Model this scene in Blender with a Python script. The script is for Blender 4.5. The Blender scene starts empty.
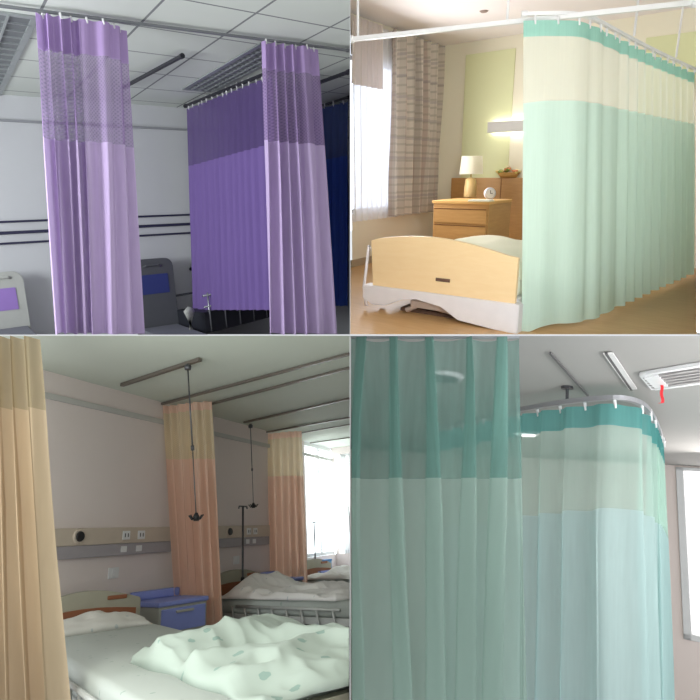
import bpy, bmesh, math, random
from mathutils import Vector, Matrix, noise
random.seed(4)
S = bpy.context.scene
COL = S.collection
F = 560.0
CX, CY = 350.0, 335.0
CAM = Vector((0, 0, 4.0))

# ------------------------------------------------------------------ camera, world, exposure
cd = bpy.data.cameras.new('camera'); cam = bpy.data.objects.new('camera', cd); COL.objects.link(cam)
cam.location = CAM; cam.rotation_euler = (math.pi/2, 0, 0)
cd.sensor_width = 36; cd.lens = F/700*36; cd.shift_y = -(350-CY)/700; cd.clip_start = 0.05
S.camera = cam
S.view_settings.view_transform = 'Standard'; S.view_settings.look = 'None'
S.view_settings.exposure = 0.0; S.view_settings.gamma = 1; S.view_settings.use_curve_mapping = False
wd = bpy.data.worlds.new('world'); S.world = wd; wd.use_nodes = True
wd.node_tree.nodes['Background'].inputs[0].default_value = (0.92, 0.96, 1.0, 1)
wd.node_tree.nodes['Background'].inputs[1].default_value = 0.95

# ------------------------------------------------------------------ rooms (each a right-angled room set, rigidly turned)
def ray(px, py): return Vector(((px-CX)/F, 1.0, -(py-CY)/F))
class Room:
    def __init__(s, vpl, vpr, away, wl=0.5):
        # vpl / vpr: where the room's two level directions vanish (left, right); away: which of them is the room's +Y
        l = ray(*vpl).normalized(); r = ray(*vpr).normalized()
        up = l.cross(r)
        up = up.normalized()
        if up.z < 0: up = -up
        ang = l.angle(r); err = ang - math.pi/2
        r2 = Matrix.Rotation(err*(1-wl), 3, up) @ r
        l2 = Matrix.Rotation(-err*wl, 3, up) @ l
        if away == 'l': ey = l2; ex = r2
        else: ey = r2; ex = -l2
        ez = ex.cross(ey)
        s.R = Matrix((ex, ey, ez)).transposed()
        s.Ri = s.R.transposed()
        s.M = Matrix.Translation(CAM) @ s.R.to_4x4()
    def at(s, px, py, ax, d):
        r = s.Ri @ ray(px, py)
        if isinstance(ax, str): n = Vector([1.0 if ax == c else 0.0 for c in 'xyz'])
        else: n = ax
        return r * (d / n.dot(r))
    def line_px(s, p, d, px):            # point on room line p+t*d seen in column px
        a = s.R @ p; b = s.R @ d; k = (px-CX)/F
        t = (k*a.y - a.x)/(b.x - k*b.y); return p + d*t
    def line_py(s, p, d, py):
        a = s.R @ p; b = s.R @ d; k = -(py-CY)/F
        t = (k*a.y - a.z)/(b.z - k*b.y); return p + d*t
    def down(s, p, py=334.3): return s.line_py(p, Vector((0, 0, 1)), py)
    def pix(s, p):
        a = s.R @ p; return (CX+F*a.x/a.y, CY-F*a.z/a.y)
TL = Room((-150, 240), (1300, 170), 'l')
TR = Room((-800, 184), (900, 168), 'r', 0.6)
BL = Room((-400, 583), (595, 520), 'l', 1.0)
BR = Room((-470, 402), (850, 572), 'r')

# lights: soft daylight, plus added fill lamps for green, peach and teal (aimed in world coordinates, camera-relative)
def area(name, loc, target, size, power, col=(1, 1, 1), size_y=None):
    l = bpy.data.lights.new(name, 'AREA'); l.energy = power; l.color = col; l.size = size
    if size_y: l.shape = 'RECTANGLE'; l.size_y = size_y
    o = bpy.data.objects.new(name, l); COL.objects.link(o)
    o.location = CAM + Vector(loc)
    o.rotation_euler = (Vector(target)-Vector(loc)).to_track_quat('-Z', 'Y').to_euler()
    return o
area('daylight_lilac_ward', (-4.0, 1.7, 0.35), (-1.9, 3.6, 1.5), 1.3, 190, (0.93, 0.97, 1.0))
area('fill_green_ward', (1.1, 1.2, 0.4), (1.7, 5.0, 1.0), 0.9, 170, (0.96, 0.98, 1.0))  # fill lamp added in front to brighten the green ward
area('fill_peach_ward', (-1.5, 1.5, -0.45), (0.2, 5.5, 0.6), 0.9, 32, (0.95, 1.0, 0.94))  # added fill, the ward has no known source at this end
area('daylight_teal_ward', (2.75, 3.9, -1.1), (0.9, 3.4, -0.7), 0.8, 12, (1.0, 0.97, 0.95))
area('fill_teal_ward_front', (1.9, 1.4, -0.6), (2.6, 6.0, -1.6), 0.7, 20, (1.0, 0.97, 0.95))  # extra front fill, added to lift the back wall

# ------------------------------------------------------------------ materials
def lin(c):
    return tuple(((v/255)/12.92 if v/255 <= 0.04045 else ((v/255+0.055)/1.055)**2.4) for v in c) + (1,)
def N(nt, t, **kw):
    n = nt.nodes.new(t)
    for k, v in kw.items(): setattr(n, k, v)
    return n
def base_mat(name):
    m = bpy.data.materials.new(name); m.use_nodes = True; nt = m.node_tree
    return m, nt, nt.nodes['Principled BSDF'], nt.nodes['Material Output']
def mat(name, c, rough=0.6, metal=0.0, var=0.06, scale=12, bump=0.0, c2=None, spec=0.4):
    m, nt, b, out = base_mat(name)
    tc = N(nt, 'ShaderNodeTexCoord'); no = N(nt, 'ShaderNodeTexNoise'); no.inputs['Scale'].default_value = scale
    no.inputs['Detail'].default_value = 4
    nt.links.new(tc.outputs['Object'], no.inputs['Vector'])
    mx = N(nt, 'ShaderNodeMix', data_type='RGBA')
    c1 = lin(c); c2 = lin(c2) if c2 else tuple(max(0, v*(1-var*2)) for v in c1[:3])+(1,)
    mx.inputs[6].default_value = c1; mx.inputs[7].default_value = c2
    nt.links.new(no.outputs['Fac'], mx.inputs[0]); nt.links.new(mx.outputs[2], b.inputs['Base Color'])
    b.inputs['Roughness'].default_value = rough; b.inputs['Metallic'].default_value = metal
    b.inputs['Specular IOR Level'].default_value = spec
    if bump:
        bp = N(nt, 'ShaderNodeBump'); bp.inputs['Strength'].default_value = bump; bp.inputs['Distance'].default_value = 0.01
        nt.links.new(no.outputs['Fac'], bp.inputs['Height']); nt.links.new(bp.outputs[0], b.inputs['Normal'])
    return m
def wood(name, c, c2, scale=(1, 12, 12), rough=0.45):
    m, nt, b, out = base_mat(name)
    tc = N(nt, 'ShaderNodeTexCoord'); mp = N(nt, 'ShaderNodeMapping'); mp.inputs['Scale'].default_value = scale
    no = N(nt, 'ShaderNodeTexNoise'); no.inputs['Scale'].default_value = 3; no.inputs['Detail'].default_value = 6
    no.inputs['Distortion'].default_value = 0.6
    mx = N(nt, 'ShaderNodeMix', data_type='RGBA'); mx.inputs[6].default_value = lin(c); mx.inputs[7].default_value = lin(c2)
    nt.links.new(tc.outputs['Object'], mp.inputs[0]); nt.links.new(mp.outputs[0], no.inputs['Vector'])
    nt.links.new(no.outputs['Fac'], mx.inputs[0]); nt.links.new(mx.outputs[2], b.inputs['Base Color'])
    b.inputs['Roughness'].default_value = rough
    return m
def grid_mat(name, c, line, sx, sy, ox, oy, w, rough=0.8):
    """tiles with thin seams at the multiples of sx / sy"""
    m, nt, b, out = base_mat(name)
    tc = N(nt, 'ShaderNodeTexCoord'); sep = N(nt, 'ShaderNodeSeparateXYZ'); nt.links.new(tc.outputs['Object'], sep.inputs[0])
    outs = []
    for i, (s_, o_) in enumerate(((sx, ox), (sy, oy))):
        a = N(nt, 'ShaderNodeMath', operation='SUBTRACT'); nt.links.new(sep.outputs[i], a.inputs[0]); a.inputs[1].default_value = o_
        p = N(nt, 'ShaderNodeMath', operation='PINGPONG'); nt.links.new(a.outputs[0], p.inputs[0]); p.inputs[1].default_value = s_/2
        l = N(nt, 'ShaderNodeMath', operation='LESS_THAN'); nt.links.new(p.outputs[0], l.inputs[0]); l.inputs[1].default_value = w
        outs.append(l)
    mxm = N(nt, 'ShaderNodeMath', operation='MAXIMUM'); nt.links.new(outs[0].outputs[0], mxm.inputs[0]); nt.links.new(outs[1].outputs[0], mxm.inputs[1])
    no = N(nt, 'ShaderNodeTexNoise'); no.inputs['Scale'].default_value = 1.3; nt.links.new(tc.outputs['Object'], no.inputs['Vector'])
    m0 = N(nt, 'ShaderNodeMix', data_type='RGBA'); c1 = lin(c); m0.inputs[6].default_value = c1; m0.inputs[7].default_value = tuple(v*0.9 for v in c1[:3])+(1,)
    nt.links.new(no.outputs['Fac'], m0.inputs[0])
    mx = N(nt, 'ShaderNodeMix', data_type='RGBA'); nt.links.new(m0.outputs[2], mx.inputs[6]); mx.inputs[7].default_value = lin(line)
    nt.links.new(mxm.outputs[0], mx.inputs[0]); nt.links.new(mx.outputs[2], b.inputs['Base Color']); b.inputs['Roughness'].default_value = rough
    return m
def cloth(name, c, trans=0.35, alpha=0.0, net=None, var=0.10, plaid_fold_shade=None, tcol=None):
    """woven cloth: diffuse + light passing through; alpha = how much one sees through it"""
    m = bpy.data.materials.new(name); m.use_nodes = True; nt = m.node_tree; nt.nodes.clear()
    out = N(nt, 'ShaderNodeOutputMaterial'); tc = N(nt, 'ShaderNodeTexCoord')
    mp = N(nt, 'ShaderNodeMapping'); mp.inputs['Scale'].default_value = (60, 3, 1); nt.links.new(tc.outputs['UV'], mp.inputs[0])
    no = N(nt, 'ShaderNodeTexNoise'); no.inputs['Scale'].default_value = 1.0; no.inputs['Detail'].default_value = 3; nt.links.new(mp.outputs[0], no.inputs['Vector'])
    mx = N(nt, 'ShaderNodeMix', data_type='RGBA'); c1 = lin(c)
    mx.inputs[6].default_value = tuple(min(1, v*(1+var)) for v in c1[:3])+(1,); mx.inputs[7].default_value = tuple(v*(1-var) for v in c1[:3])+(1,)
    nt.links.new(no.outputs['Fac'], mx.inputs[0]); colr = mx.outputs[2]
    if plaid_fold_shade:
        sep = N(nt, 'ShaderNodeSeparateXYZ'); nt.links.new(tc.outputs['UV'], sep.inputs[0])
        for i, (per, w, pc) in enumerate(plaid_fold_shade):
            p = N(nt, 'ShaderNodeMath', operation='PINGPONG'); nt.links.new(sep.outputs[i % 2], p.inputs[0]); p.inputs[1].default_value = per/2
            l = N(nt, 'ShaderNodeMath', operation='LESS_THAN'); nt.links.new(p.outputs[0], l.inputs[0]); l.inputs[1].default_value = w
            ml = N(nt, 'ShaderNodeMath', operation='MULTIPLY'); nt.links.new(l.outputs[0], ml.inputs[0]); ml.inputs[1].default_value = 0.32
            m2 = N(nt, 'ShaderNodeMix', data_type='RGBA'); nt.links.new(ml.outputs[0], m2.inputs[0]); nt.links.new(colr, m2.inputs[6]); m2.inputs[7].default_value = lin(pc); colr = m2.outputs[2]
    d = N(nt, 'ShaderNodeBsdfDiffuse'); t = N(nt, 'ShaderNodeBsdfTranslucent')
    nt.links.new(colr, d.inputs[0]); nt.links.new(colr, t.inputs[0])
    if tcol: nt.nodes.remove(nt.nodes[t.name]); t = N(nt, 'ShaderNodeBsdfTranslucent'); t.inputs[0].default_value = lin(tcol)
    ms = N(nt, 'ShaderNodeMixShader'); ms.inputs[0].default_value = trans; nt.links.new(d.outputs[0], ms.inputs[1]); nt.links.new(t.outputs[0], ms.inputs[2])
    last = ms
    if alpha > 0:
        tr = N(nt, 'ShaderNodeBsdfTransparent'); m3 = N(nt, 'ShaderNodeMixShader'); nt.links.new(ms.outputs[0], m3.inputs[1]); nt.links.new(tr.outputs[0], m3.inputs[2])
        m3.inputs[0].default_value = alpha
        if net:                                   # visible mesh: small diamonds of thread and hole
            sep = N(nt, 'ShaderNodeSeparateXYZ'); nt.links.new(tc.outputs['UV'], sep.inputs[0])
            ws = []
            for op in ('ADD', 'SUBTRACT'):
                a = N(nt, 'ShaderNodeMath', operation=op); nt.links.new(sep.outputs[0], a.inputs[0]); nt.links.new(sep.outputs[1], a.inputs[1])
                p = N(nt, 'ShaderNodeMath', operation='PINGPONG'); nt.links.new(a.outputs[0], p.inputs[0]); p.inputs[1].default_value = net
                q = N(nt, 'ShaderNodeMath', operation='DIVIDE'); nt.links.new(p.outputs[0], q.inputs[0]); q.inputs[1].default_value = net; ws.append(q)
            mi = N(nt, 'ShaderNodeMath', operation='MULTIPLY'); nt.links.new(ws[0].outputs[0], mi.inputs[0]); nt.links.new(ws[1].outputs[0], mi.inputs[1])
            mm = N(nt, 'ShaderNodeMath', operation='MULTIPLY_ADD'); nt.links.new(mi.outputs[0], mm.inputs[0]); mm.inputs[1].default_value = alpha*1.2; mm.inputs[2].default_value = alpha*0.7
            nt.links.new(mm.outputs[0], m3.inputs[0])
        last = m3
    nt.links.new(last.outputs[0], out.inputs[0])
    return m
def emis(name, c, s):
    m = bpy.data.materials.new(name); m.use_nodes = True; nt = m.node_tree; nt.nodes.clear()
    out = N(nt, 'ShaderNodeOutputMaterial'); e = N(nt, 'ShaderNodeEmission'); e.inputs[0].default_value = lin(c); e.inputs[1].default_value = s
    nt.links.new(e.outputs[0], out.inputs[0]); return m
def floral(name, c, spot, scale=9, thr=0.16):
    m, nt, b, out = base_mat(name)
    tc = N(nt, 'ShaderNodeTexCoord'); v = N(nt, 'ShaderNodeTexVoronoi'); v.inputs['Scale'].default_value = scale
    mp = N(nt, 'ShaderNodeMapping'); mp.inputs['Scale'].default_value = (1, 1.6, 0.6); mp.inputs['Rotation'].default_value = (0, 0, 0.6)
    nt.links.new(tc.outputs['Object'], mp.inputs[0]); nt.links.new(mp.outputs[0], v.inputs['Vector'])
    n2 = N(nt, 'ShaderNodeTexNoise'); n2.inputs['Scale'].default_value = 30; nt.links.new(tc.outputs['Object'], n2.inputs['Vector'])
    ad = N(nt, 'ShaderNodeMath', operation='MULTIPLY_ADD'); nt.links.new(n2.outputs['Fac'], ad.inputs[0]); ad.inputs[1].default_value = 0.25; nt.links.new(v.outputs['Distance'], ad.inputs[2])
    l = N(nt, 'ShaderNodeMath', operation='LESS_THAN'); nt.links.new(ad.outputs[0], l.inputs[0]); l.inputs[1].default_value = thr+0.12
    mul = N(nt, 'ShaderNodeMath', operation='MULTIPLY'); nt.links.new(l.outputs[0], mul.inputs[0]); mul.inputs[1].default_value = 0.7
    mx = N(nt, 'ShaderNodeMix', data_type='RGBA'); mx.inputs[6].default_value = lin(c); mx.inputs[7].default_value = lin(spot)
    nt.links.new(mul.outputs[0], mx.inputs[0]); nt.links.new(mx.outputs[2], b.inputs['Base Color']); b.inputs['Roughness'].default_value = 0.9
    return m

# ------------------------------------------------------------------ mesh helpers (local coordinates of a thing)
def V(*a): return Vector(a)
def add_box(bm, a, b, bev=0.0, mtx=None):
    a = Vector(a); b = Vector(b)
    lo = Vector([min(a[i], b[i]) for i in range(3)]); hi = Vector([max(a[i], b[i]) for i in range(3)])
    c = (lo+hi)/2; s = hi-lo
    t = bmesh.new(); bmesh.ops.create_cube(t, size=1)
    for v in t.verts: v.co = Vector((v.co.x*s.x, v.co.y*s.y, v.co.z*s.z))+c
    if bev: bmesh.ops.bevel(t, geom=list(t.edges), offset=min(bev, min(s)*0.45), segments=2, affect='EDGES', profile=0.6)
    if mtx is not None: bmesh.ops.transform(t, matrix=mtx, verts=t.verts)
    join(bm, t)
def join(bm, t):
    me = bpy.data.meshes.new('tmp'); t.to_mesh(me); t.free(); bm.from_mesh(me); bpy.data.meshes.remove(me)
def add_tube(bm, pts, r, n=10, cap=True):
    pts = [Vector(p) for p in pts]; rings = []
    for i, p in enumerate(pts):
        d = (pts[min(i+1, len(pts)-1)]-pts[max(i-1, 0)]).normalized()
        u = d.cross(Vector((0, 0, 1)))
        if u.length < 0.05: u = d.cross(Vector((1, 0, 0)))
        u.normalize(); w = d.cross(u)
        rr = r[i] if isinstance(r, (list, tuple)) else r
        rings.append([bm.verts.new(p+(u*math.cos(2*math.pi*k/n)+w*math.sin(2*math.pi*k/n))*rr) for k in range(n)])
    for a, b in zip(rings, rings[1:]):
        for k in range(n): bm.faces.new((a[k], a[(k+1) % n], b[(k+1) % n], b[k]))
    if cap: bm.faces.new(rings[0][::-1]); bm.faces.new(rings[-1])
def add_lathe(bm, prof, c=(0, 0, 0), n=24, axis='z', sy=1.0):
    rings = []
    for r, h in prof:
        ring = []
        for k in range(n):
            a = 2*math.pi*k/n; x = r*math.cos(a); y = r*math.sin(a)*sy
            p = (x, y, h) if axis == 'z' else ((x, h, y) if axis == 'y' else (h, x, y))
            ring.append(bm.verts.new(Vector(p)+Vector(c)))
        rings.append(ring)
    for a, b in zip(rings, rings[1:]):
        for k in range(n): bm.faces.new((a[k], a[(k+1) % n], b[(k+1) % n], b[k]))
    bm.faces.new(rings[0][::-1]); bm.faces.new(rings[-1])
def add_prism(bm, poly, d):
    """poly: list of Vectors, extruded by vector d (or per-vertex list)"""
    ds = d if isinstance(d, list) else [d]*len(poly)
    a = [bm.verts.new(p) for p in poly]; b = [bm.verts.new(p+e) for p, e in zip(poly, ds)]
    bm.faces.new(a); bm.faces.new(b[::-1]); n = len(poly)
    for i in range(n): bm.faces.new((a[i], b[i], b[(i+1) % n], a[(i+1) % n]))
def add_grid(bm, nu, nv, f, uvf=None):
    vs = [[bm.verts.new(f(i/nu, j/nv)) for j in range(nv+1)] for i in range(nu+1)]
    uvl = bm.loops.layers.uv.verify() if uvf else None
    for i in range(nu):
        for j in range(nv):
            fc = bm.faces.new((vs[i][j], vs[i+1][j], vs[i+1][j+1], vs[i][j+1])); fc.smooth = True
            if uvf:
                for lp, (a, b) in zip(fc.loops, ((i, j), (i+1, j), (i+1, j+1), (i, j+1))): lp[uvl].uv = uvf(a/nu, b/nv)
def part(name, bm, m, parent, smooth=False, label=None, sub=0):
    bmesh.ops.recalc_face_normals(bm, faces=bm.faces)
    me = bpy.data.meshes.new(name); bm.to_mesh(me); bm.free()
    o = bpy.data.objects.new(name, me); COL.objects.link(o); me.materials.append(m)
    if smooth:
        for p in me.polygons: p.use_smooth = True
    if sub:
        md = o.modifiers.new('subdivision', 'SUBSURF'); md.levels = sub; md.render_levels = sub
    if parent is not None: o.parent = parent
    if label: o['label'] = label
    return o
def bmf(fn, *a, **k):
    bm = bmesh.new(); fn(bm, *a, **k); return bm
def box(name, a, b, m, parent, bev=0.004, label=None): return part(name, bmf(add_box, a, b, bev), m, parent, label=label)
def tag(o, label, cat, group=None):
    o['label'] = label; o['category'] = cat
    if group: o['group'] = group
    return o
def thing(room, name, label, cat, base, rz=0.0, group=None):
    o = bpy.data.objects.new(name, None); COL.objects.link(o); o.empty_display_size = 0.1
    o.matrix_world = room.M @ Matrix.Translation(base) @ Matrix.Rotation(rz, 4, 'Z')
    return tag(o, label, cat, group)
def solo(room, name, bm, m, base, label, cat, rz=0.0, group=None, smooth=False, sub=0):
    o = part(name, bm, m, None, smooth, sub=sub)
    o.matrix_world = room.M @ Matrix.Translation(base) @ Matrix.Rotation(rz, 4, 'Z')
    return tag(o, label, cat, group)
def dup(root, mw, label, group=None):
    c = root.copy(); COL.objects.link(c); c.matrix_world = mw; c['label'] = label
    if group: c['group'] = group
    for ch in root.children:
        d = ch.copy(); COL.objects.link(d); d.parent = c
        for g in ch.children:
            e = g.copy(); COL.objects.link(e); e.parent = d
    return c
def struct(room, name, bm, m, smooth=False):
    o = part(name, bm, m, None, smooth); o['kind'] = 'structure'
    if room: o.matrix_world = room.M
    else: o.matrix_world = Matrix.Translation(CAM)
    return o
def slab_poly(poly, t=0.05):
    """room surface with thickness going away from the viewer"""
    return bmf(add_prism, poly, [p.normalized()*t for p in poly])

# ------------------------------------------------------------------ curtains
def sample(path, s):
    L = [0]
    for a, b in zip(path, path[1:]): L.append(L[-1]+(b-a).length)
    x = s*L[-1]
    for i in range(len(path)-1):
        if x <= L[i+1] or i == len(path)-2:
            return path[i].lerp(path[i+1], (x-L[i])/max(1e-9, L[i+1]-L[i]))
def smooth_path(p, k=2):
    for _ in range(k):
        q = [p[0]]
        for a, b in zip(p, p[1:]): q += [a.lerp(b, .25), a.lerp(b, .75)]
        p = q+[p[-1]]
    return p
def curtain(room, label, top, bot, folds, layers, group=None, nu=260, nv=36, hooks=0, hookm=None, rail_drop=0.015, seed=0, wander=0.5, pinch=0.5, name='privacy_curtain', lap=0.35):
    top = smooth_path(top); bot = smooth_path(bot)
    base = sum(bot, Vector())/len(bot)
    o = thing(room, name, label, 'curtain', base, group=group)
    NS = 400; ph = [0.0]; am = []
    for i in range(NS+1):
        s = i/NS; c = 0; a = 0
        for (s0, s1, cnt, amp) in folds:
            if s0 <= s <= s1: c = cnt/(s1-s0); a = amp
        c *= 1+0.45*noise.noise(Vector((s*9+seed, seed*1.7, 0)))
        ph.append(ph[-1]+c/NS*2*math.pi); am.append(a)
    am = [sum(am[max(0, i-8):i+9])/len(am[max(0, i-8):i+9]) for i in range(len(am))]
    st = [sample(top, i/NS) for i in range(NS+1)]; sb = [sample(bot, i/NS) for i in range(NS+1)]
    Lt = sum((a-b).length for a, b in zip(st, st[1:])); H = (st[0]-sb[0]).length
    def pt(u, v):
        x = u*NS; i = min(int(x), NS-1); f = x-i
        T = st[i].lerp(st[i+1], f); B = sb[i].lerp(sb[i+1], f)
        tg = (st[min(i+5, NS)]-st[max(i-5, 0)]).normalized(); n = Vector((tg.y, -tg.x, 0))
        p = ph[i]*(1-f)+ph[i+1]*f; a = am[min(i, NS)]
        p2 = p+wander*math.sin(2.2*v+6*u+seed)+wander*1.2*noise.noise(Vector((u*3, v*1.3, seed)))
        w = math.sin(p2)+0.28*math.sin(2*p2+1.1)+0.22*noise.noise(Vector((u*14, v*1.5, seed+3)))
        env = pinch+(1-pinch)*min(1, v*2.2)
        q = T.lerp(B, v)+n*(a*w*env)+tg*(a*lap*math.cos(p2)*env)
        return q-base
    for (v0, v1, nm, m) in layers:
        rows = max(2, int(nv*(v1-v0)))
        bm = bmf(add_grid, nu, rows, lambda u, v: pt(u, v0+(v1-v0)*v), lambda u, v: (u*Lt*1.5, (v0+(v1-v0)*v)*H))
        part(nm, bm, m, o, True)
    for k in range(hooks):
        u = (k+0.5)/hooks; p = pt(u, 0.0)
        hm = bmesh.new(); add_tube(hm, [p+V(0, 0, rail_drop), p+V(0, 0, rail_drop*0.4), p+V(0.004, 0, -0.02)], [0.006, 0.008, 0.005], 6)
        part('hook', hm, hookm, o)
    return o
def rail(room, label, pts, r, m, group=None, hangers=(), hang_m=None, caps=True, flat=True, name='curtain_rail', cat='curtain rail', capm=None):
    if cat == 'ceiling rail': caps = False
    base = pts[0]; o = thing(room, name, label, cat, base, group=group)
    bm = bmesh.new()
    P = [p-base for p in pts]
    if flat:
        sec = []
        for i, p in enumerate(P):
            d = (P[min(i+1, len(P)-1)]-P[max(i-1, 0)]).normalized(); u = Vector((d.y, -d.x, 0)).normalized()*r; w = V(0, 0, r*0.8)
            sec.append([bm.verts.new(p+s*u+t*w) for s, t in ((1, 1), (1, -1), (-1, -1), (-1, 1))])
        for a, b in zip(sec, sec[1:]):
            for k in range(4): bm.faces.new((a[k], a[(k+1) % 4], b[(k+1) % 4], b[k]))
        bm.faces.new(sec[0]); bm.faces.new(sec[-1])
    else: add_tube(bm, P, r, 12)
    part('track', bm, m, o)
    if caps:
        for p, q in ((P[0], P[1]), (P[-1], P[-2])):
            d = (q-p).normalized()
            part('end_cap', bmf(add_tube, [p-d*0.012, p+d*0.02], r*1.5, 10), capm or m, o)
    for p, top in hangers:
        h = bmesh.new(); q = p-base; add_tube(h, [q, V(q.x, q.y, top-base.z)], 0.006 if not hang_m else 0.008, 8)
        add_lathe(h, [(0.03, -0.012), (0.03, 0)], V(q.x, q.y, top-base.z), 12)
        part('hanger', h, hang_m or m, o)
    return o
def light_fixture(room, label, a, b, c, m_frame, m_louvre, m_body, nl=14, group=None):
    """recessed troffer: corner a, long side towards b, short side towards c (all on the ceiling plane)"""
    o = thing(room, 'ceiling_light', label, 'ceiling light', a, group=group)
    L = b-a; W = c-a; t = 0.02
    bm = bmesh.new()
    def seg(p, q, w):
        d = (q-p).normalized(); n = Vector((-d.y, d.x, 0))*w
        add_prism(bm, [p-n, q-n, q+n, p+n], V(0, 0, -0.012))
    z = V(0, 0, 0)
    for p, q in ((z, L), (L, L+W), (L+W, W), (W, z)): seg(p, q, t)
    part('frame', bm, m_frame, o)
    bm = bmesh.new(); add_prism(bm, [z, L, L+W, W], V(0, 0, -0.003)); part('reflector', bm, m_body, o)
    bm = bmesh.new()
    for k in range(1, nl):
        p = L*(k/nl); q = p+W; d = L.normalized()*0.004
        add_prism(bm, [p-d, q-d, q+d, p+d], V(0, 0, -0.014))
    for k in (1, 2, 3):
        p = W*(k/4); d = W.normalized()*0.006; add_prism(bm, [p-d, p+L-d, p+L+d, p+d], V(0, 0, -0.015))
    part('louvre', bm, m_louvre, o)
    return o

# ================================================================== THE DIVIDING WALL AND SLAB between the four rooms
m_part = mat('partition_paint', (214, 212, 208))
EPS = 0.5/F*0.45
def wedge_v(px, z0, z1, y0=1.3, y1=14, e=EPS):
    k = (px-CX)/F
    P = [V((k+s*e)*y, y, 0) for y, s in ((y0, -1), (y0, 1), (y1, 1), (y1, -1))]
    P = [V(p.x, p.y, z0*p.y if False else z0) for p in P]
    return bmf(add_prism, P, V(0, 0, z1-z0))
struct(None, 'wall_middle', wedge_v(350, -4, 6), m_part)
bm = bmesh.new(); y0, y1 = 1.3, 14
add_prism(bm, [V(-9, y0, -EPS*y0), V(-9, y0, EPS*y0), V(-9, y1, EPS*y1), V(-9, y1, -EPS*y1)], V(18, 0, 0))
struct(None, 'floor', bm, m_part)

# ================================================================== TOP LEFT: lilac curtains under a tiled ceiling
m_ceil = grid_mat('ceiling_tiles', (218, 224, 216), (128, 132, 132), 0.6, 0.6, 0, 0, 0.009)
m_wall1 = mat('grey_white_wall', (196, 198, 200), 0.85, scale=2, var=0.03)
HC = 1.35
pj = TL.at(90, 101, 'z', HC); WD = pj.y
X1 = V(1, 0, 0); Y1 = V(0, 1, 0)
junL = TL.line_px(V(0, WD, HC), X1, -70); junR = TL.line_px(V(0, WD, HC), X1, 349.8)
# main rail position fixes the tile grid
rA = TL.at(-30, 2, 'z', HC-0.03); rB = TL.at(349, 50.5, 'z', HC-0.03)
g = TL.at(126, 38, 'z', HC)
m_ceil.node_tree.nodes  # seam offsets
seams = [n for n in m_ceil.node_tree.nodes if n.type == 'MATH' and n.operation == 'SUBTRACT']
seams[0].inputs[1].default_value = g.x; seams[1].inputs[1].default_value = (TL.at(125, 24, 'z', HC)).y
struct(TL, 'ceiling', slab_poly([junL, junR, TL.at(349.8, -45, 'z', HC), TL.at(-70, -45, 'z', HC)], 0.03), m_ceil)
struct(TL, 'wall_back', slab_poly([junL, junR, TL.at(349.8, 334.4, 'y', WD), TL.at(-70, 334.4, 'y', WD)]), m_wall1)
# shallow beam along the top of the wall
zb = TL.at(160, 129, 'y', WD-0.03).z
b0 = TL.line_px(V(0, WD-.03, zb), X1, -70); b1 = TL.line_px(V(0, WD-.03, zb), X1, 349)
struct(TL, 'trim_1', bmf(add_box, (b0.x, WD-0.03, zb), (b1.x, WD, zb+0.02)), mat('beam_edge', (150, 152, 156), 0.8))
m_dark = mat('dark_rail_metal', (52, 52, 60), 0.45, 0.3)
m_grey = mat('grey_rail_metal', (132, 134, 138), 0.4, 0.5)
m_white = mat('white_plastic', (232, 232, 232), 0.4)
m_wrail = mat('navy_wall_strip', (44, 44, 70), 0.5)
for k, (ya, yb, lb) in enumerate(((221.5, 215.5, 'topmost dark strip along the grey wall above the two headboards'), (232.5, 225, 'middle dark strip, the thickest, along the grey wall above the two headboards'), (243, 234, 'lowest dark strip along the grey wall above the two headboards'))):
    z = (TL.at(20, ya, 'y', WD).z + TL.at(165, yb, 'y', WD).z)/2
    a = TL.line_px(V(0, WD, z), X1, -40); b = TL.line_px(V(0, WD, z), X1, 192)
    t = 0.016 if k == 1 else 0.011
    bm = bmf(add_box, (0, -0.03, -t), (b.x-a.x, 0, t), 0.004)
    solo(TL, 'wall_strip', bm, m_wrail, V(a.x, WD-0.001, z), lb, 'wall strip')

# ceiling rails
main = rail(TL, 'long grey ceiling rail running across above both lilac front curtains', [rA, rA.lerp(rB, .5), rB], 0.010, m_grey)
rail(TL, 'short dark ceiling rail ending free between the two lilac front curtains', [TL.at(124, 87, 'z', HC-.05), TL.at(182, 56, 'z', HC-.05)], 0.014, m_dark, group=None)
rail(TL, 'dark ceiling rail carrying the purple curtain at the back wall', [TL.at(185.5, 106, 'z', HC-.05), TL.at(275, 70, 'z', HC-.05)], 0.015, m_dark)
rail(TL, 'dark ceiling rail ending free right of the lilac curtains, above the navy one', [TL.at(318, 83, 'z', HC-.05), TL.at(348.6, 72, 'z', HC-.05)], 0.016, m_dark)
rail(TL, 'dark ceiling rail carrying the navy curtain at the right edge of the lilac ward', [TL.at(316, 107.5, 'z', HC-.05), TL.at(348.6, 97, 'z', HC-.05)], 0.012, m_dark)

# light fixtures
m_louv = mat('aluminium_louvre', (175, 180, 180), 0.35, 0.6); m_body = mat('fixture_reflector', (120, 124, 126), 0.5, 0.2)
zc = HC-0.002
a = TL.at(35, 17, 'z', zc); 
light_fixture(TL, 'unlit louvred ceiling light in the corner above the left lilac curtain', a, TL.line_px(a, Y1, -2), a-X1*0.6, m_louv, m_louv, m_body, 16)
a = TL.at(262, 43, 'z', zc); b = TL.line_px(a, Y1, 184)
light_fixture(TL, 'unlit louvred ceiling light seen above the purple back curtain', a, b, a+X1*0.3, m_louv, m_louv, m_body, 20)

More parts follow.
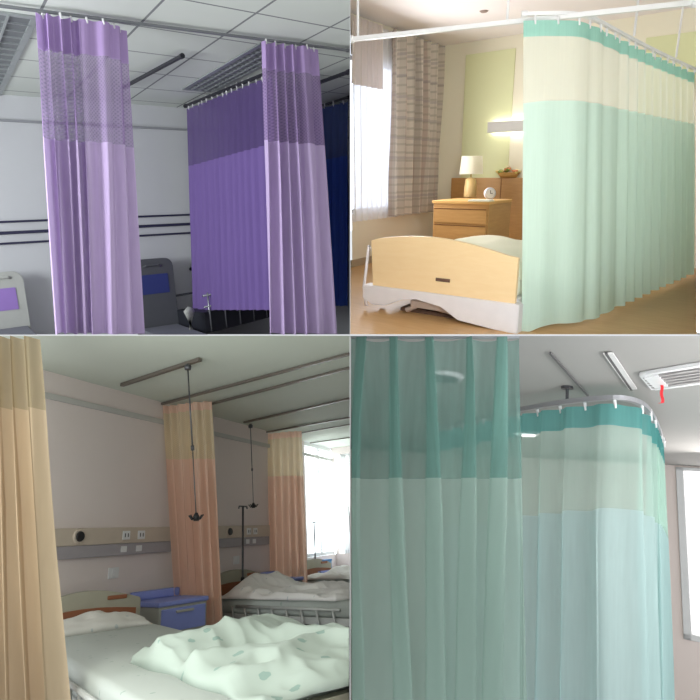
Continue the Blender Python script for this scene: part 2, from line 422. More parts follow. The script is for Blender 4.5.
# curtains
lil = (196, 160, 222)
m_lil = cloth('lilac_cloth', (206, 186, 222), 0.25); m_lilnet = cloth('lilac_net', (176, 152, 196), 0.3, 0.30, net=0.012); m_lilhead = cloth('lilac_header', (186, 160, 208), 0.25)
m_pur = cloth('lilac_cloth_shaded', (132, 110, 172), 0.25); m_purnet = cloth('lilac_net_shaded', (106, 88, 140), 0.3, 0.12, net=0.015)  # back curtain is the lilac fabric with shade put into its colour
m_nav = cloth('navy_cloth', (58, 84, 160), 0.2); m_navnet = cloth('navy_net', (66, 84, 136), 0.2, 0.15)
zr = HC-0.055
def onray(room, T, px, py):          # bottom point: plane through T facing the viewer
    n = room.Ri @ Vector((0, 1, 0)); n.z = 0; n.normalize()
    return room.at(px, py, n, n.dot(T))
def tb(room, lst, z):
    top = []; bot = []
    for (tx, ty, bx, by) in lst:
        T = room.at(tx, ty, 'z', z); top.append(T); bot.append(onray(room, T, bx, by))
    return top, bot
top, bot = tb(TL, [(34, 13, 54, 334), (56, 15, 62, 334), (70, 19, 72, 334), (92, 20, 96, 334), (112, 23, 122, 334), (125, 31, 141, 334)], zr)
curtain(TL, 'lilac hospital curtain with net top, leftmost, bunched in folds at its left edge', top, bot,
        [(0, .42, 4.5, 0.05), (.42, 1, 3.0, 0.028)], [(0, .10, 'header', m_lilhead), (.10, .36, 'net_panel', m_lilnet), (.36, 1, 'cloth_panel', m_lil)], hooks=7, hookm=m_white, seed=1, group='lilac front curtains')
top, bot = tb(TL, [(261, 41, 266, 334), (275, 43, 285, 334), (290, 45, 300, 334), (305, 46, 318, 334), (317, 50, 336, 334)], zr)
curtain(TL, 'lilac hospital curtain with net top in front of the purple and navy ones', top, bot,
        [(0, .6, 3.5, 0.055), (.6, 1, 1.6, 0.03)], [(0, .085, 'header', m_lilhead), (.085, .315, 'net_panel', m_lilnet), (.315, 1, 'cloth_panel', m_lil)], hooks=6, hookm=m_white, seed=5, group='lilac front curtains')
top, bot = tb(TL, [(187, 109, 193, 310), (215, 98, 222, 310), (245, 86, 252, 310), (272, 76, 279, 310)], zr-.03)
curtain(TL, 'deep purple curtain, shade put into its lilac, with darker net top at the back wall', top, bot,
        [(0, 1, 13, 0.02)], [(0, .27, 'net_panel', m_purnet), (.27, 1, 'cloth_panel', m_pur)], hooks=16, hookm=m_white, seed=9, rail_drop=0.06, nu=320)
top, bot = tb(TL, [(312, 111, 314, 306), (330, 106, 331, 306), (348.6, 101, 348.6, 306)], zr-.03)
curtain(TL, 'navy blue curtain at the right edge beyond the lilac curtain', top, bot,
        [(0, 1, 5, 0.03)], [(0, .25, 'net_panel', m_navnet), (.25, 1, 'cloth_panel', m_nav)], hooks=4, hookm=m_white, seed=12, rail_drop=0.05)

# beds (heads and rails stand on the slab)
m_hb = mat('pale_bed_plastic', (176, 178, 172), 0.5); m_hbd = mat('grey_bed_plastic', (84, 86, 90), 0.5)
m_lpan = mat('lilac_panel', (150, 120, 190), 0.5); m_npan = mat('navy_panel', (50, 60, 120), 0.5)
def headboard(room, label, x0, x1, ytop, dist, m_b, m_p, pan):
    n = room.Ri @ Vector((0, 1, 0)); n.z = 0; n.normalize()
    a = room.at(x0, ytop, 'y', WD-dist); b = room.at(x1, ytop+1.5, 'y', WD-dist)
    zt = a.z; bot = room.down(V((a.x+b.x)/2, WD-dist, zt)).z
    o = thing(room, 'hospital_bed', label, 'bed', V(a.x, WD-dist, bot))
    W = b.x-a.x; H = zt-bot; r = 0.09
    def rr(w0, w1, h0, h1, r, k=5):
        out = [V(w0, 0, h0), V(w1, 0, h0)]
        out += [V(w1-r+r*math.cos(t), 0, h1-r+r*math.sin(t)) for t in [i*math.pi/2/k for i in range(k+1)]]
        out += [V(w0+r-r*math.sin(t), 0, h1-r+r*math.cos(t)) for t in [i*math.pi/2/k for i in range(k+1)]]
        return out
    bm = bmf(add_prism, rr(0, W, 0, H, r), V(0, -0.05, 0)); bmesh.ops.bevel(bm, geom=list(bm.edges), offset=0.006, segments=2, affect='EDGES')
    hb = part('headboard', bm, m_b, o)
    bm = bmf(add_prism, [p+V(0, -0.05, 0) for p in rr(W*pan[0], W*pan[1], H*pan[2], H*pan[3], 0.01)], V(0, -0.008, 0)); part('inlay_panel', bm, m_p, hb, label='coloured inlay panel')
    bm = bmesh.new(); add_tube(bm, [V(W*.3, -.05, H*.9), V(W*.35, -.075, H*.92), V(W*.65, -.075, H*.92), V(W*.7, -.05, H*.9)], 0.012, 8); part('grab_handle', bm, m_b, hb)
    box('mattress', (0.03, -1.3, 0), (W-.03, -0.06, H*0.12), mat('mattress_cover', (120, 122, 130), 0.8), o, 0.01)
    return o
headboard(TL, 'pale bed head with lilac panel at the bottom left, left of the front curtain', -22, 22, 274, 0.25, m_hb, m_lpan, (.1, .68, .22, .62) if False else (.12, .78, .40, .75))
o2 = headboard(TL, 'dark grey bed head with navy panel, right of the left lilac curtain', 128, 171, 260.5, 0.25, m_hbd, m_npan, (.15, .85, .55, .80))

# bed with chrome side rails, in front of the purple curtain
m_chr = mat('chrome_rail', (190, 192, 198), 0.25, 0.9); m_dk = mat('dark_bed_frame', (40, 42, 50), 0.5)
D0 = WD-0.75
a = TL.at(203, 296, 'y', D0); b = TL.at(268, 284, 'z', a.z)
zt = a.z; base = V(a.x, a.y, TL.down(a).z)
o = thing(TL, 'hospital_bed', 'bed with chrome safety rail and white corner post before the purple curtain', 'bed', base)
d = (b-a); d.z = 0; Lr = d.length; d.normalize(); nrm = Vector((-d.y, d.x, 0)); hz = zt-base.z
bm = bmesh.new(); add_tube(bm, [V(0, 0, hz), d*Lr+V(0, 0, hz)], 0.012); add_tube(bm, [V(0, 0, hz-.13), d*Lr+V(0, 0, hz-.13)], 0.012)
part('side_rail', bm, m_chr, o, True)
bm = bmesh.new(); add_tube(bm, [nrm*.5+V(0, 0, hz-.02), nrm*.5+d*Lr+V(0, 0, hz-.02)], 0.013)
part('far_rail', bm, m_dk, o, True)
for k in range(5):
    p = d*(Lr*(k+.3)/4.6); part('rail_post', bmf(add_tube, [p+V(0, 0, -0.0+.02), p+V(0, 0, hz+.03)], 0.012, 8), m_chr, o, True)
bm = bmesh.new(); add_tube(bm, [-d*0.22+V(0, 0, 0), -d*0.22+V(0, 0, hz-.14), -d*.2+V(0, 0, hz-.1)], [0.06, 0.06, 0.03], 14); part('corner_post', bm, m_hb, o, True, label='pale rounded corner post')
bm = bmesh.new(); add_prism(bm, [V(0, 0, .01), d*Lr+V(0, 0, .01), d*Lr+nrm*.5+V(0, 0, .01), nrm*.5+V(0, 0, .01)], V(0, 0, max(.05, hz-.2))); part('mattress', bm, m_dk, o)
bm = bmesh.new(); p = TL.at(190.5, 269, 'y', WD-.02); add_lathe(bm, [(0.02, -0.02), (0.022, -0.01), (0.015, 0)], n=16, axis='y'); solo(TL, 'wall_knob', bm, m_dk, p, 'small round dark knob on the wall left of the purple curtain', 'socket')  # plain round knob of unknown use

# ================================================================== TOP RIGHT: pale green curtain, yellow room
HR = 0.85; HT = 1.55; HF = -1.02
m_ceil2 = mat('cream_ceiling', (240, 232, 230), 0.9, scale=2, var=0.02)
m_wall2 = mat('cream_wall', (242, 236, 214), 0.9, scale=2, var=0.02)
m_wallw = mat('window_wall_paint', (226, 218, 200), 0.9, scale=2, var=0.02)
m_green = mat('pale_green_wall_panel', (228, 230, 184), 0.9, scale=2, var=0.02)
m_floor = wood('oak_floor', (208, 168, 118), (176, 132, 82), (1.5, 14, 14), 0.4)
m_oak = wood('oak_veneer', (204, 158, 98), (178, 130, 74), (2, 2, 16)); m_oakt = wood('oak_top', (232, 186, 116), (214, 162, 92), (2, 14, 2))
m_maple = wood('maple_veneer', (238, 210, 164), (230, 196, 146), (2, 10, 10), 0.4)
cj = TR.at(443, 46, 'z', HT); XW, YW = cj.x, cj.y      # window wall plane x=XW, back wall plane y=YW
EDG = 696.8
jr = TR.line_px(V(0, YW, HT), X1, EDG); 
jl = TR.line_px(V(XW, 0, HT), Y1, 350.3)
fb = V(XW, YW, HF); fr = TR.line_px(V(0, YW, HF), X1, EDG); fl = TR.line_px(V(XW, 0, HF), Y1, 350.3)
struct(TR, 'ceiling', slab_poly([jl, cj, jr, TR.at(EDG, -50, 'z', HT), TR.at(350.3, -50, 'z', HT)], 0.03), m_ceil2)
struct(TR, 'wall_back', slab_poly([cj, jr, fr, fb]), m_wall2)
struct(TR, 'floor', slab_poly([fl, fb, fr, TR.at(EDG, 334.3, 'z', HF), TR.at(350.3, 334.3, 'z', HF)], 0.03), m_floor)
# window wall with an opening
wz0 = TR.at(400, 205, 'x', XW).z-0.05; wz1 = TR.at(385, 45, 'x', XW).z
wz1 = HT-0.38
wy1 = TR.at(394, 120, 'x', XW).y; y350 = jl.y; y0w = y350-0.6
bm = bmesh.new()
def wpanel(y0, y1, z0, z1):
    add_prism(bm, *(lambda q: (q, [p.normalized()*.06 for p in q]))([V(XW, y0, z0), V(XW, y1, z0), V(XW, y1, z1), V(XW, y0, z1)]))
wpanel(y350, YW, wz1, HT); wpanel(y350, YW, HF, wz0); wpanel(wy1, YW, wz0, wz1)
struct(TR, 'wall_left', bm, m_wallw)
m_day = emis('daylight_sky', (228, 238, 255), 2.4)
wf = bmesh.new()
for (ya, yb, za, zb_) in ((y350, wy1, wz0, wz0+.05), (y350, wy1, wz1-.05, wz1), (wy1-.05, wy1, wz0, wz1)):
    add_prism(wf, *(lambda q: (q, [p.normalized()*.04 for p in q]))([V(XW-.02, ya+.02, za), V(XW-.02, yb, za), V(XW-.02, yb, zb_), V(XW-.02, ya+.02, zb_)]))
w1 = struct(TR, 'window_1', wf, m_white)
skyp = struct(TR, 'trim_2', slab_poly([TR.line_px(V(XW-.13, 0, wz0-.2), Y1, 350.4), V(XW-.13, wy1+.3, wz0-.2), V(XW-.13, wy1+.3, wz1+.3), TR.line_px(V(XW-.13, 0, wz1+.3), Y1, 350.4)], .01), m_day)  # glowing panel added for the sky outside the window
# baseboard & corner trims
m_base = mat('grey_baseboard', (176, 160, 138), 0.7)
struct(TR, 'baseboard_left', bmf(add_box, (XW, fl.y, HF), (XW+.015, YW, HF+.08), .002), m_base)
# light green panel on the back wall
ga = TR.at(463, 120, 'y', YW-.012); gb = TR.at(511, 120, 'y', YW-.012); gt = TR.at(480, 53, 'y', YW-.012).z
solo(TR, 'wall_panel', bmf(add_box, (0, 0, HF+.08), (gb.x-ga.x, .012, gt), .002), m_green, V(ga.x, YW-.013, 0), 'tall pale green painted wall panel behind the table lamp', 'wall panel')
ga2 = TR.at(636, 120, 'y', YW-.012); gb2 = TR.at(689, 120, 'y', YW-.012); gt2 = TR.at(660, 36, 'y', YW-.012).z
solo(TR, 'wall_panel', bmf(add_box, (0, 0, HF+.08), (gb2.x-ga2.x, .012, gt2), .002), m_green, V(ga2.x, YW-.013, 0), 'tall yellowish green wall panel seen over the green curtain at the right', 'wall panel')
# ceiling sensor
bm = bmf(add_lathe, [(0.03, -.012), (0.045, 0)], (0, 0, 0), 16); solo(TR, 'ceiling_sensor', bm, mat('sensor_brown', (150, 130, 120)), TR.at(484, 11, 'z', HT-.001), 'small round sensor on the cream ceiling above the white rail', 'sensor')
# daylight coming in through the window
l_ = bpy.data.lights.new('window_daylight_yellow_room', 'AREA'); l_.shape = 'RECTANGLE'; l_.size = 1.2; l_.size_y = 1.3; l_.energy = 38; l_.color = (.97, .98, 1)
lo = bpy.data.objects.new('window_daylight_yellow_room', l_); COL.objects.link(lo)
lo.matrix_world = TR.M @ Matrix.Translation(V(XW+.32, (y350+wy1)/2, (wz0+wz1)/2)) @ V(1, 0, 0).to_track_quat('-Z', 'Y').to_matrix().to_4x4()
# window curtains
m_plaid = cloth('plaid_curtain', (228, 218, 206), 0.25, plaid_fold_shade=[(0.16, 0.016, (176, 120, 110)), (0.09, 0.012, (134, 132, 110)), (0.16, 0.05, (186, 176, 160)), (0.22, 0.015, (150, 140, 150)), (0.21, 0.03, (130, 118, 108))])  # last stripe paints the shade of the fold valleys as dark vertical lines
m_sheer = cloth('white_sheer', (244, 242, 244), 0.5, 0.25)
m_wr = mat('white_rail_paint', (236, 234, 232), 0.4)
xr = XW+0.10
def wallpts(lst, x):
    top = []; bot = []
    for tx, ty, by in lst:
        T = TR.at(tx, ty, 'x', x); top.append(T)
    zt = sum(p.z for p in top)/len(top); 
    for p in top: p.z = zt
    return top
zt = min(TR.at(442, 46.5, 'x', xr+.03).z, HT-.02); zbot = TR.at(436, 211, 'x', xr+.03).z
def wcur(pxa, pxb, x, n, zb_):
    a = TR.line_px(V(x, 0, zt), Y1, pxa); b = TR.line_px(V(x, 0, zt), Y1, pxb)
    if (b.y) > YW-.06: b.y = YW-.06
    t = [a.lerp(b, i/n) for i in range(n+1)]; return t, [V(p.x, p.y, zb_) for p in t]
t, b_ = wcur(391, 441, xr+.03, 4, zbot)
curtain(TR, 'beige checked window drape with faint pink and olive lines beside the sheer', t, b_, [(0, 1, 6, 0.075)], [(0, 1, 'cloth_panel', m_plaid)], seed=3, name='window_curtain', nu=300, pinch=.85)
t, b_ = wcur(350.8, 401, xr-.04, 4, zbot-.02)
curtain(TR, 'white sheer curtain glowing in front of the window', t, b_, [(0, 1, 9, 0.025)], [(0, 1, 'sheer_panel', m_sheer)], seed=7, name='window_curtain', nu=300)
t, b_ = wcur(350.8, 384, xr+.02, 4, zt-.62)
curtain(TR, 'grey beige valance across the top of the white sheer', t, b_, [(0, 1, 6, 0.02)], [(0, 1, 'cloth_panel', cloth('shading', (214, 202, 196), .3))], seed=8, name='sheer_shading')  # added cloth, stands for the sheer's dimmer top above the window
# headboard panel wall, nightstand etc
hp0 = TR.at(451.5, 178, 'y', YW-.05); hp1x = TR.line_px(V(0, YW-.05, hp0.z), X1, 560).x
zshelf = hp0.z
bm = bmf(add_box, (0, 0, HF), (hp1x-hp0.x, .05, zshelf), .004)
hb = tag(part('wall_panelling', bm, m_oak, None), 'oak bedhead panelling along the back wall behind the nightstand', 'headboard'); hb.matrix_world = TR.M @ Matrix.Translation(V(hp0.x, YW-.052, 0))
x_ = TR.at(500, 200, 'y', YW-.055).x
box('panel_joint', (x_-hp0.x-.006, -.004, HF+.02), (x_-hp0.x+.006, 0.001, zshelf-.01), mat('dark_joint', (140, 96, 50)), hb, 0.001)
# nightstand
zn = -0.29
nf = TR.at(437, 200, 'z', zn)
n2 = TR.at(482, 202, 'z', zn); W = (n2-nf).length; 
yf = (nf.y+n2.y)/2; yb_ = min(TR.line_px(V(n2.x, 0, zn), Y1, 509).y, YW-.06); Dn = yb_-yf
nb = V(nf.x, yf, HF)
ns = thing(TR, 'nightstand', 'oak nightstand with drawers between window drape and bed', 'nightstand', nb)
Hn = zn-HF
box('body', (0, 0.02, 0.04), (W, Dn, Hn-.03), m_oak, ns); box('top', (-.012, 0, Hn-.03), (W+.012, Dn, Hn), m_oakt, ns, 0.006)
for k in range(3):
    h0 = Hn-.06-(k+1)*0.17; h0 = max(h0, .05)
    dd = box('drawer', (.012, 0, h0), (W-.012, .02, h0+.155), m_oakt if False else m_oak, ns, .004)
    if k < 3: box('groove_pull', (.02, -.004, h0+.142), (W-.02, .004, h0+.152), mat('dark_groove', (120, 78, 36)), dd, .001)
box('plinth', (.02, .04, 0), (W-.02, Dn-.02, .04), m_oak, ns)
# lamp
def put(px, z): return TR.at(px[0], px[1], 'z', z)
lp = put((470, 197), zn); lp.y = min(lp.y, YW-.2)
sc = (TR.R @ lp).y/F
la = thing(TR, 'table_lamp', 'table lamp with cream shade and tan base on the nightstand', 'lamp', lp)
part('base', bmf(add_lathe, [(6.0*sc, 0), (6.3*sc, .01), (6.1*sc, 9*sc), (5.2*sc, 17*sc), (1.2*sc, 19*sc)], n=28), mat('tan_ceramic', (212, 178, 120), 0.35), la, True)
part('stem', bmf(add_tube, [V(0, 0, 18*sc), V(0, 0, 30*sc)], 0.008), mat('brass', (190, 160, 90), .3, .8), la, True)
sh = bmesh.new(); prof = [(11.5*sc, 22*sc), (10*sc, 39*sc)]
for (r, h), (r2, h2) in [(prof[0], prof[1])]:
    vs = [[sh.verts.new(V(q*math.cos(t), q*math.sin(t), hh)) for t in [2*math.pi*i/32 for i in range(32)]] for q, hh in ((r, h), (r2, h2))]
    for i in range(32): sh.faces.new((vs[0][i], vs[0][(i+1) % 32], vs[1][(i+1) % 32], vs[1][i]))
part('lamp_shade', sh, cloth('lamp_shade_cloth', (252, 246, 228), .5), la, True)
# clock and book
cp = put((482, 200), zn); ck = thing(TR, 'alarm_clock', 'small round white alarm clock on the nightstand', 'clock', cp+V(0.05, 0, 0))
e0 = (TR.Ri @ Vector((0, 1, 0))); az = math.atan2(e0.x, e0.y)
ck.matrix_world = TR.M @ Matrix.Translation(cp+V(.06, .06, 0)) @ Matrix.Rotation(-az, 4, 'Z')
part('case', bmf(add_lathe, [(.052, -.02), (.062, -.01), (.062, .02), (.05, .035)], (0, 0, .068), 24, 'y'), mat('clock_case', (214, 214, 220), .3, .3), ck, True)
fc = part('dial', bmf(add_lathe, [(.047, -.023), (.047, -.019)], (0, 0, .068), 24, 'y'), mat('clock_dial', (240, 240, 240)), ck)
hm = bmesh.new(); add_box(hm, (-.003, -.027, .068), (.003, -.023, .1)); add_box(hm, (0, -.027, .065), (.025, -.023, .07)); part('hands', hm, mat('clock_hands', (60, 60, 66)), fc)
for sx in (-1, 1): part('foot', bmf(add_tube, [V(sx*.03, 0, 0), V(sx*.025, 0, .02)], .007, 8), m_white, ck)
bp = put((472, 202), zn)
bk = thing(TR, 'book', 'thin pale book lying on the front edge of the nightstand', 'book', bp+V(-.06, .02, 0), 0.1)
box('cover', (0, 0, 0), (.24, .14, .006), mat('book_cover', (235, 214, 160)), bk, .001); box('pages', (.004, .004, .006), (.236, .134, .02), mat('paper', (245, 240, 225)), bk, .001)
# flower basket on the panel shelf
fp = TR.at(506, 180, 'y', YW-.1); fp.z = zshelf
bs = (TR.R @ fp).y/F
fo = thing(TR, 'flower_basket', 'small basket of yellow and red flowers on the bedhead ledge', 'flower basket', fp+V(0, .07, 0.001))
part('basket', bmf(add_lathe, [(8*bs, 0), (12*bs, 5*bs), (11*bs, 5.2*bs)], n=20, sy=.55), mat('wicker', (196, 150, 84), .8, bump=.5, scale=60), fo, True)
cols = [mat('flower_yellow', (246, 226, 140)), mat('flower_cream', (250, 240, 200)), mat('flower_red', (214, 130, 84)), mat('leaf_green', (130, 150, 70))]
for k in range(22):
    u = random.uniform(-11, 11)*bs; w = random.uniform(-4, 4)*bs; h = (5+random.uniform(0, 6)*(1-abs(u)/(13*bs)))*bs
    bm = bmesh.new(); r = random.uniform(2.0, 3.1)*bs
    add_lathe(bm, [(r*.3, -r*.6), (r, 0), (r*.8, r*.4), (r*.2, r*.25)], (u, w, h), 8)
    part('leaf' if k % 4 == 3 else 'flower_head', bm, cols[k % 4], fo, True)
# wall lamp over bed
wl0 = TR.at(489, 126, 'y', YW-.06); wl1 = TR.at(545, 126, 'y', YW-.06)
zt1 = TR.at(505, 121, 'y', YW-.1).z; zt0 = TR.at(505, 132, 'y', YW-.1).z
wl = thing(TR, 'wall_lamp', 'long grey wall light shining up and down above the bedhead', 'wall lamp', V(wl0.x, YW, zt0))
box('housing', (0, -.11, 0), (wl1.x-wl0.x, -.05, zt1-zt0), mat('lamp_grey', (206, 202, 196)), wl, .006)
box('bracket', (.1, -.055, .03), (wl1.x-wl0.x-.1, -.001, .06), m_white, wl, .002)
m_glow = emis('lamp_tube_light', (255, 248, 236), 16)
box('upper_tube', (.03, -.045, zt1-zt0-.03), (wl1.x-wl0.x-.03, -.02, zt1-zt0-.01), m_glow, wl, .002)
box('lower_tube', (.03, -.045, .01), (wl1.x-wl0.x-.03, -.02, .03), m_glow, wl, .002)

# bed: footboard etc.  Bed frame: local x = along footboard (to the right), y = towards the head
fz = 0
Ptl = TR.at(371, 238, 'z', -0.47)          # top-left corner of footboard
bed_b = V(Ptl.x, Ptl.y, HF); hT = -0.47-HF
bd = thing(TR, 'hospital_bed', 'bed with maple footboard and off-white base in the yellow room', 'bed', bed_b)
BW = 1.14
kf = 1.0
# local x end: stay behind the curtain
zlo = TR.at(375, 286, 'y', bed_b.y).z-HF
pts = []
for i in range(17):
    u = i/16; pts.append(V(BW*u, 0, hT-0.01+0.055*math.sin(math.pi*min(1, u*1.05))-0.05*u*u))
poly = [V(0.015, 0, zlo), V(0.0, 0, hT-.02)]+pts[1:]+[V(BW, 0, zlo)]
bm = bmf(add_prism, poly, V(0, .035, 0)); bmesh.ops.bevel(bm, geom=list(bm.edges), offset=0.004, segments=1, affect='EDGES'); part('footboard', bm, m_maple, bd, label='curved maple footboard')
m_off = mat('off_white_plastic', (226, 220, 220), .45); m_slot = mat('dark_slot', (100, 74, 60))
hx = TR.at(443, 280, 'y', bed_b.y).x-bed_b.x; hzz = TR.at(443, 280, 'y', bed_b.y).z-HF
box('handle_recess', (hx-.055, -.008, hzz-.012), (hx+.055, .002, hzz+.012), m_slot, bd, .003)
# base cowl: trapezoid with arch
z1 = zlo; cow = [V(-.06, 0, z1+.005), V(-.06, 0, z1-.10), V(.03, 0, z1-.14), V(.14, 0, z1-.135), V(.3, 0, z1-.06), V(.42, 0, z1-.045), V(.62, 0, z1-.075), V(.75, 0, z1-.16), V(BW+.04, 0, z1-.2), V(BW+.04, 0, z1+.005)]
bm = bmf(add_prism, [p+V(0, -.03, 0) for p in cow], V(0, .11, 0)); bmesh.ops.bevel(bm, geom=list(bm.edges), offset=0.006, segments=2, affect='EDGES'); part('base_cowl', bm, m_off, bd)
bm = bmesh.new(); add_tube(bm, [V(-.03, -.02, z1-.16), V(-.06, -.01, z1-.02), V(-.045, .0, z1+.12), V(-.03, .02, hT-.06), V(0, .02, hT-.1)], 0.012); part('grip_bar', bm, m_off, bd, True)
bm = bmesh.new(); add_box(bm, (.34, .02, z1-.13), (.9, .06, z1-.07), .01); add_tube(bm, [V(.3, .04, z1-.16), V(.42, .04, z1-.10), V(.9, .04, z1-.15)], .02); part('lower_bar', bm, mat('taupe_metal', (186, 170, 160), .4, .3), bd)
box('chassis', (.2, .1, z1-.26), (.9, 1.5, z1-.16), m_slot, bd, .02)
box('frame', (0.0, .04, z1-.05), (BW, 1.98, z1+.03), m_off, bd, .01)
for (x, y) in ((.04, .1), (BW-.05, .1), (.04, 1.85), (BW-.05, 1.85)):
    part('leg', bmf(add_tube, [V(x, y, .03 if y < 1 else 0), V(x, y, z1-.03)], .028, 12), m_off, bd, True)
bm = bmesh.new(); add_box(bm, (.01, .06, z1+.03), (BW-.01, 1.95, z1+.17), .04); part('mattress', bm, mat('cream_mattress', (238, 232, 214), .9), bd, True)
# quilt lifted over the mattress
def quilt_f(W, L, h, seed, amp=.02):
    def f(u, v):
        e = min(u, 1-u, v*1.4, (1-v)*1.4); rise = min(1, e/0.10)**.5 if e > 0 else 0
        return V(W*u, L*v, h*rise+amp*noise.noise(V(u*4, v*5, seed))*rise)
    return f
bm = bmf(add_grid, 24, 30, quilt_f(BW+.02, 1.6, .10, 2.0, .05)); solo(TR, 'quilt', bm, cloth('pale_quilt', (240, 236, 214), .1), bed_b+V(-.01, .08, z1+.15), 'pale cream quilt rising behind the maple footboard', 'quilt', smooth=True)

# rails: front and curved side rail
ra = TR.at(350.6, 39.5, 'z', HR); rb = TR.at(EDG-.5, 2.5, 'z', HR)
hang = []
for px in (358, 507):
    q = TR.line_px(ra, rb-ra, px); hang.append((q, HT-.001))
rail(TR, 'long white rail on ceiling rods across the yellow room, over the bed', [ra, ra.lerp(rb, .5), rb], .016, m_wr, hangers=hang, hang_m=m_wr)
cpath = [(523, 21, 521, 334.3), (548, 20, 548, 334.3), (572, 20, 570, 334.3), (592, 24.5, 590, 332), (612, 35, 608, 318), (640, 49, 638, 300), (670, 63, 668, 286), (695.5, 74, 694.5, 272)]
tp = [TR.at(a, b, 'z', HR-.02) for a, b, c, d in cpath]
rp = smooth_path([p+V(0, 0, .035) for p in tp]); hang = [(TR.line_px(tp[3]+V(0, 0, .05), tp[-1]-tp[3], px), HT-.001) for px in (634, 676)]
rail(TR, 'white curved rail carrying the pale green curtain', rp, .012, m_wr, hangers=hang, hang_m=m_wr)
bt = []
for T, (a, b, c, d) in zip(tp, cpath):
    B = V(T.x, T.y, HF+.04)
    px, py = TR.pix(B)
    if py > 334: B = TR.down(T, 334.2)
    bt.append(B)
for i in range(3, len(tp)):
    (a, b, c, d) = cpath[i]; q = onray(TR, tp[i], c, d); q.z = HF+.04; bt[i] = q
bt[0] = onray(TR, tp[0], 521, 334.2)
bt[1] = bt[0].lerp(bt[2], .5); 
mint = (212, 228, 214)
m_mint = cloth('mint_cloth', (208, 230, 216), .35, 0.0, var=.05); m_mintn = cloth('mint_net', (236, 240, 226), .5, 0.38, var=.04); m_minth = cloth('mint_header', (160, 208, 192), .35)
curtain(TR, 'large pale green curtain with see-through net top hanging from the curved rail', tp, bt, [(0, .35, 4, .012), (.35, 1, 10, .03)],
        [(0, .045, 'header', m_minth), (.045, .235, 'net_panel', m_mintn), (.235, 1, 'cloth_panel', m_mint)], hooks=22, hookm=m_wr, seed=21, nu=380, wander=.2, rail_drop=.03)
struct(None, 'wall_right', wedge_v(698.6, 0.01, 4.2, 1.4, 11, 1.6/F), mat('white_border_strip', (245, 245, 242)))  # strip added for the white border, also screens the green ward's fill lamp

# ================================================================== BOTTOM LEFT: ward with three beds, peach curtains
exec_bl = True
HB = 1.45; FB = -1.02
m_ceil3 = mat('white_ceiling', (206, 212, 200), .8, scale=2, var=.02); m_wall3 = mat('mauve_white_wall', (228, 216, 212), .85, scale=2, var=.03)
m_floor3 = mat('dark_floor', (84, 86, 90), .25, scale=4)
cj = BL.at(163, 402.5, 'z', HB); YB = cj.y
L0 = BL.line_px(V(0, YB, HB), X1, -70)
wx = BL.line_px(V(0, YB, HB), X1, 331).x; wbx = BL.line_px(V(0, YB, HB), X1, 304).x          # window wall
c2 = V(wx, YB, HB); c3 = BL.line_px(V(wx, 0, HB), Y1, 349.7)
cl = BL.at(-70, 335.7, 'z', HB) if (BL.Ri @ ray(-70, 335.7)).z > 0 else None
struct(BL, 'ceiling', slab_poly([L0, c2, c3, BL.at(349.7, 335.7, 'z', HB), BL.at(-70, 335.7, 'z', HB)] if BL.pix(c3)[1] > 336 else [L0, c2, BL.at(-70, 335.7, 'z', HB)], .03), m_ceil3)
struct(BL, 'wall_back', slab_poly([L0, V(wbx, YB, HB), V(wbx, YB, FB), V(L0.x, YB, FB)]), m_wall3)
struct(BL, 'wall_corner', slab_poly([V(wbx, YB, FB+.75), V(wx+.1, YB, FB+.75), V(wx+.1, YB, FB), V(wbx, YB, FB)]), m_wall3)
f3 = BL.line_px(V(wx, 0, FB), Y1, 349.7)
struct(BL, 'floor', slab_poly([V(L0.x, YB, FB), V(wx, YB, FB), f3, BL.at(349.7, 800, 'z', FB), BL.at(-70, 800, 'z', FB)], .03), m_floor3)
print('BL wall depth', YB, 'c3', c3, BL.pix(c3), 'wx', wx, 'f3', f3)
m_day2 = emis('window_daylight', (236, 248, 250), 5.0)
ylo = c3.y; zs0, zs1 = FB+.75, HB-.12
bm = bmesh.new(); add_box(bm, (wx, ylo, FB), (wx+.1, YB, zs0)); add_box(bm, (wx, ylo, zs1), (wx+.1, YB, HB)); add_box(bm, (wx, YB-.06, zs0), (wx+.05, YB, zs1))
struct(BL, 'wall_right', bm, m_wall3)
bm = bmesh.new()
for ya in (ylo, ylo+(YB-.15-ylo)*.5, YB-.2): add_box(bm, (wx+.02, ya, zs0), (wx+.07, ya+.05, zs1))
add_box(bm, (wx+.02, ylo, zs0), (wx+.07, YB-.15, zs0+.05)); add_box(bm, (wx+.02, ylo, zs1-.05), (wx+.07, YB-.15, zs1))
struct(BL, 'window_2', bm, m_white)
struct(BL, 'trim_3', slab_poly([TR_ for TR_ in (BL.line_px(V(wx+.12, 0, zs0-.2), Y1, 349.6), V(wx+.12, YB+.4, zs0-.2), V(wx+.12, YB+.4, zs1+.1), BL.line_px(V(wx+.12, 0, zs1+.1), Y1, 349.6))], .01), m_day2)  # bright sky sheet added beyond the ward window
bm = bmesh.new()
for xa in (wbx, (wbx+wx)/2): add_box(bm, (xa, YB+.02, zs0), (xa+.05, YB+.06, HB))
add_box(bm, (wbx, YB+.02, zs0), (wx, YB+.06, zs0+.05)); add_box(bm, (wbx, YB+.02, HB-.06), (wx, YB+.06, HB))
struct(BL, 'added_window_4', bm, m_white)  # window added to imitate the stretch of back wall washed out by light
struct(BL, 'trim_5', slab_poly([V(wbx-.1, YB+.3, zs0-.3), V(wx+.1, YB+.3, zs0-.3), V(wx+.1, YB+.3, HB), V(wbx-.1, YB+.3, HB)], .01), m_day2)  # glowing sheet added behind that back window to whiten it
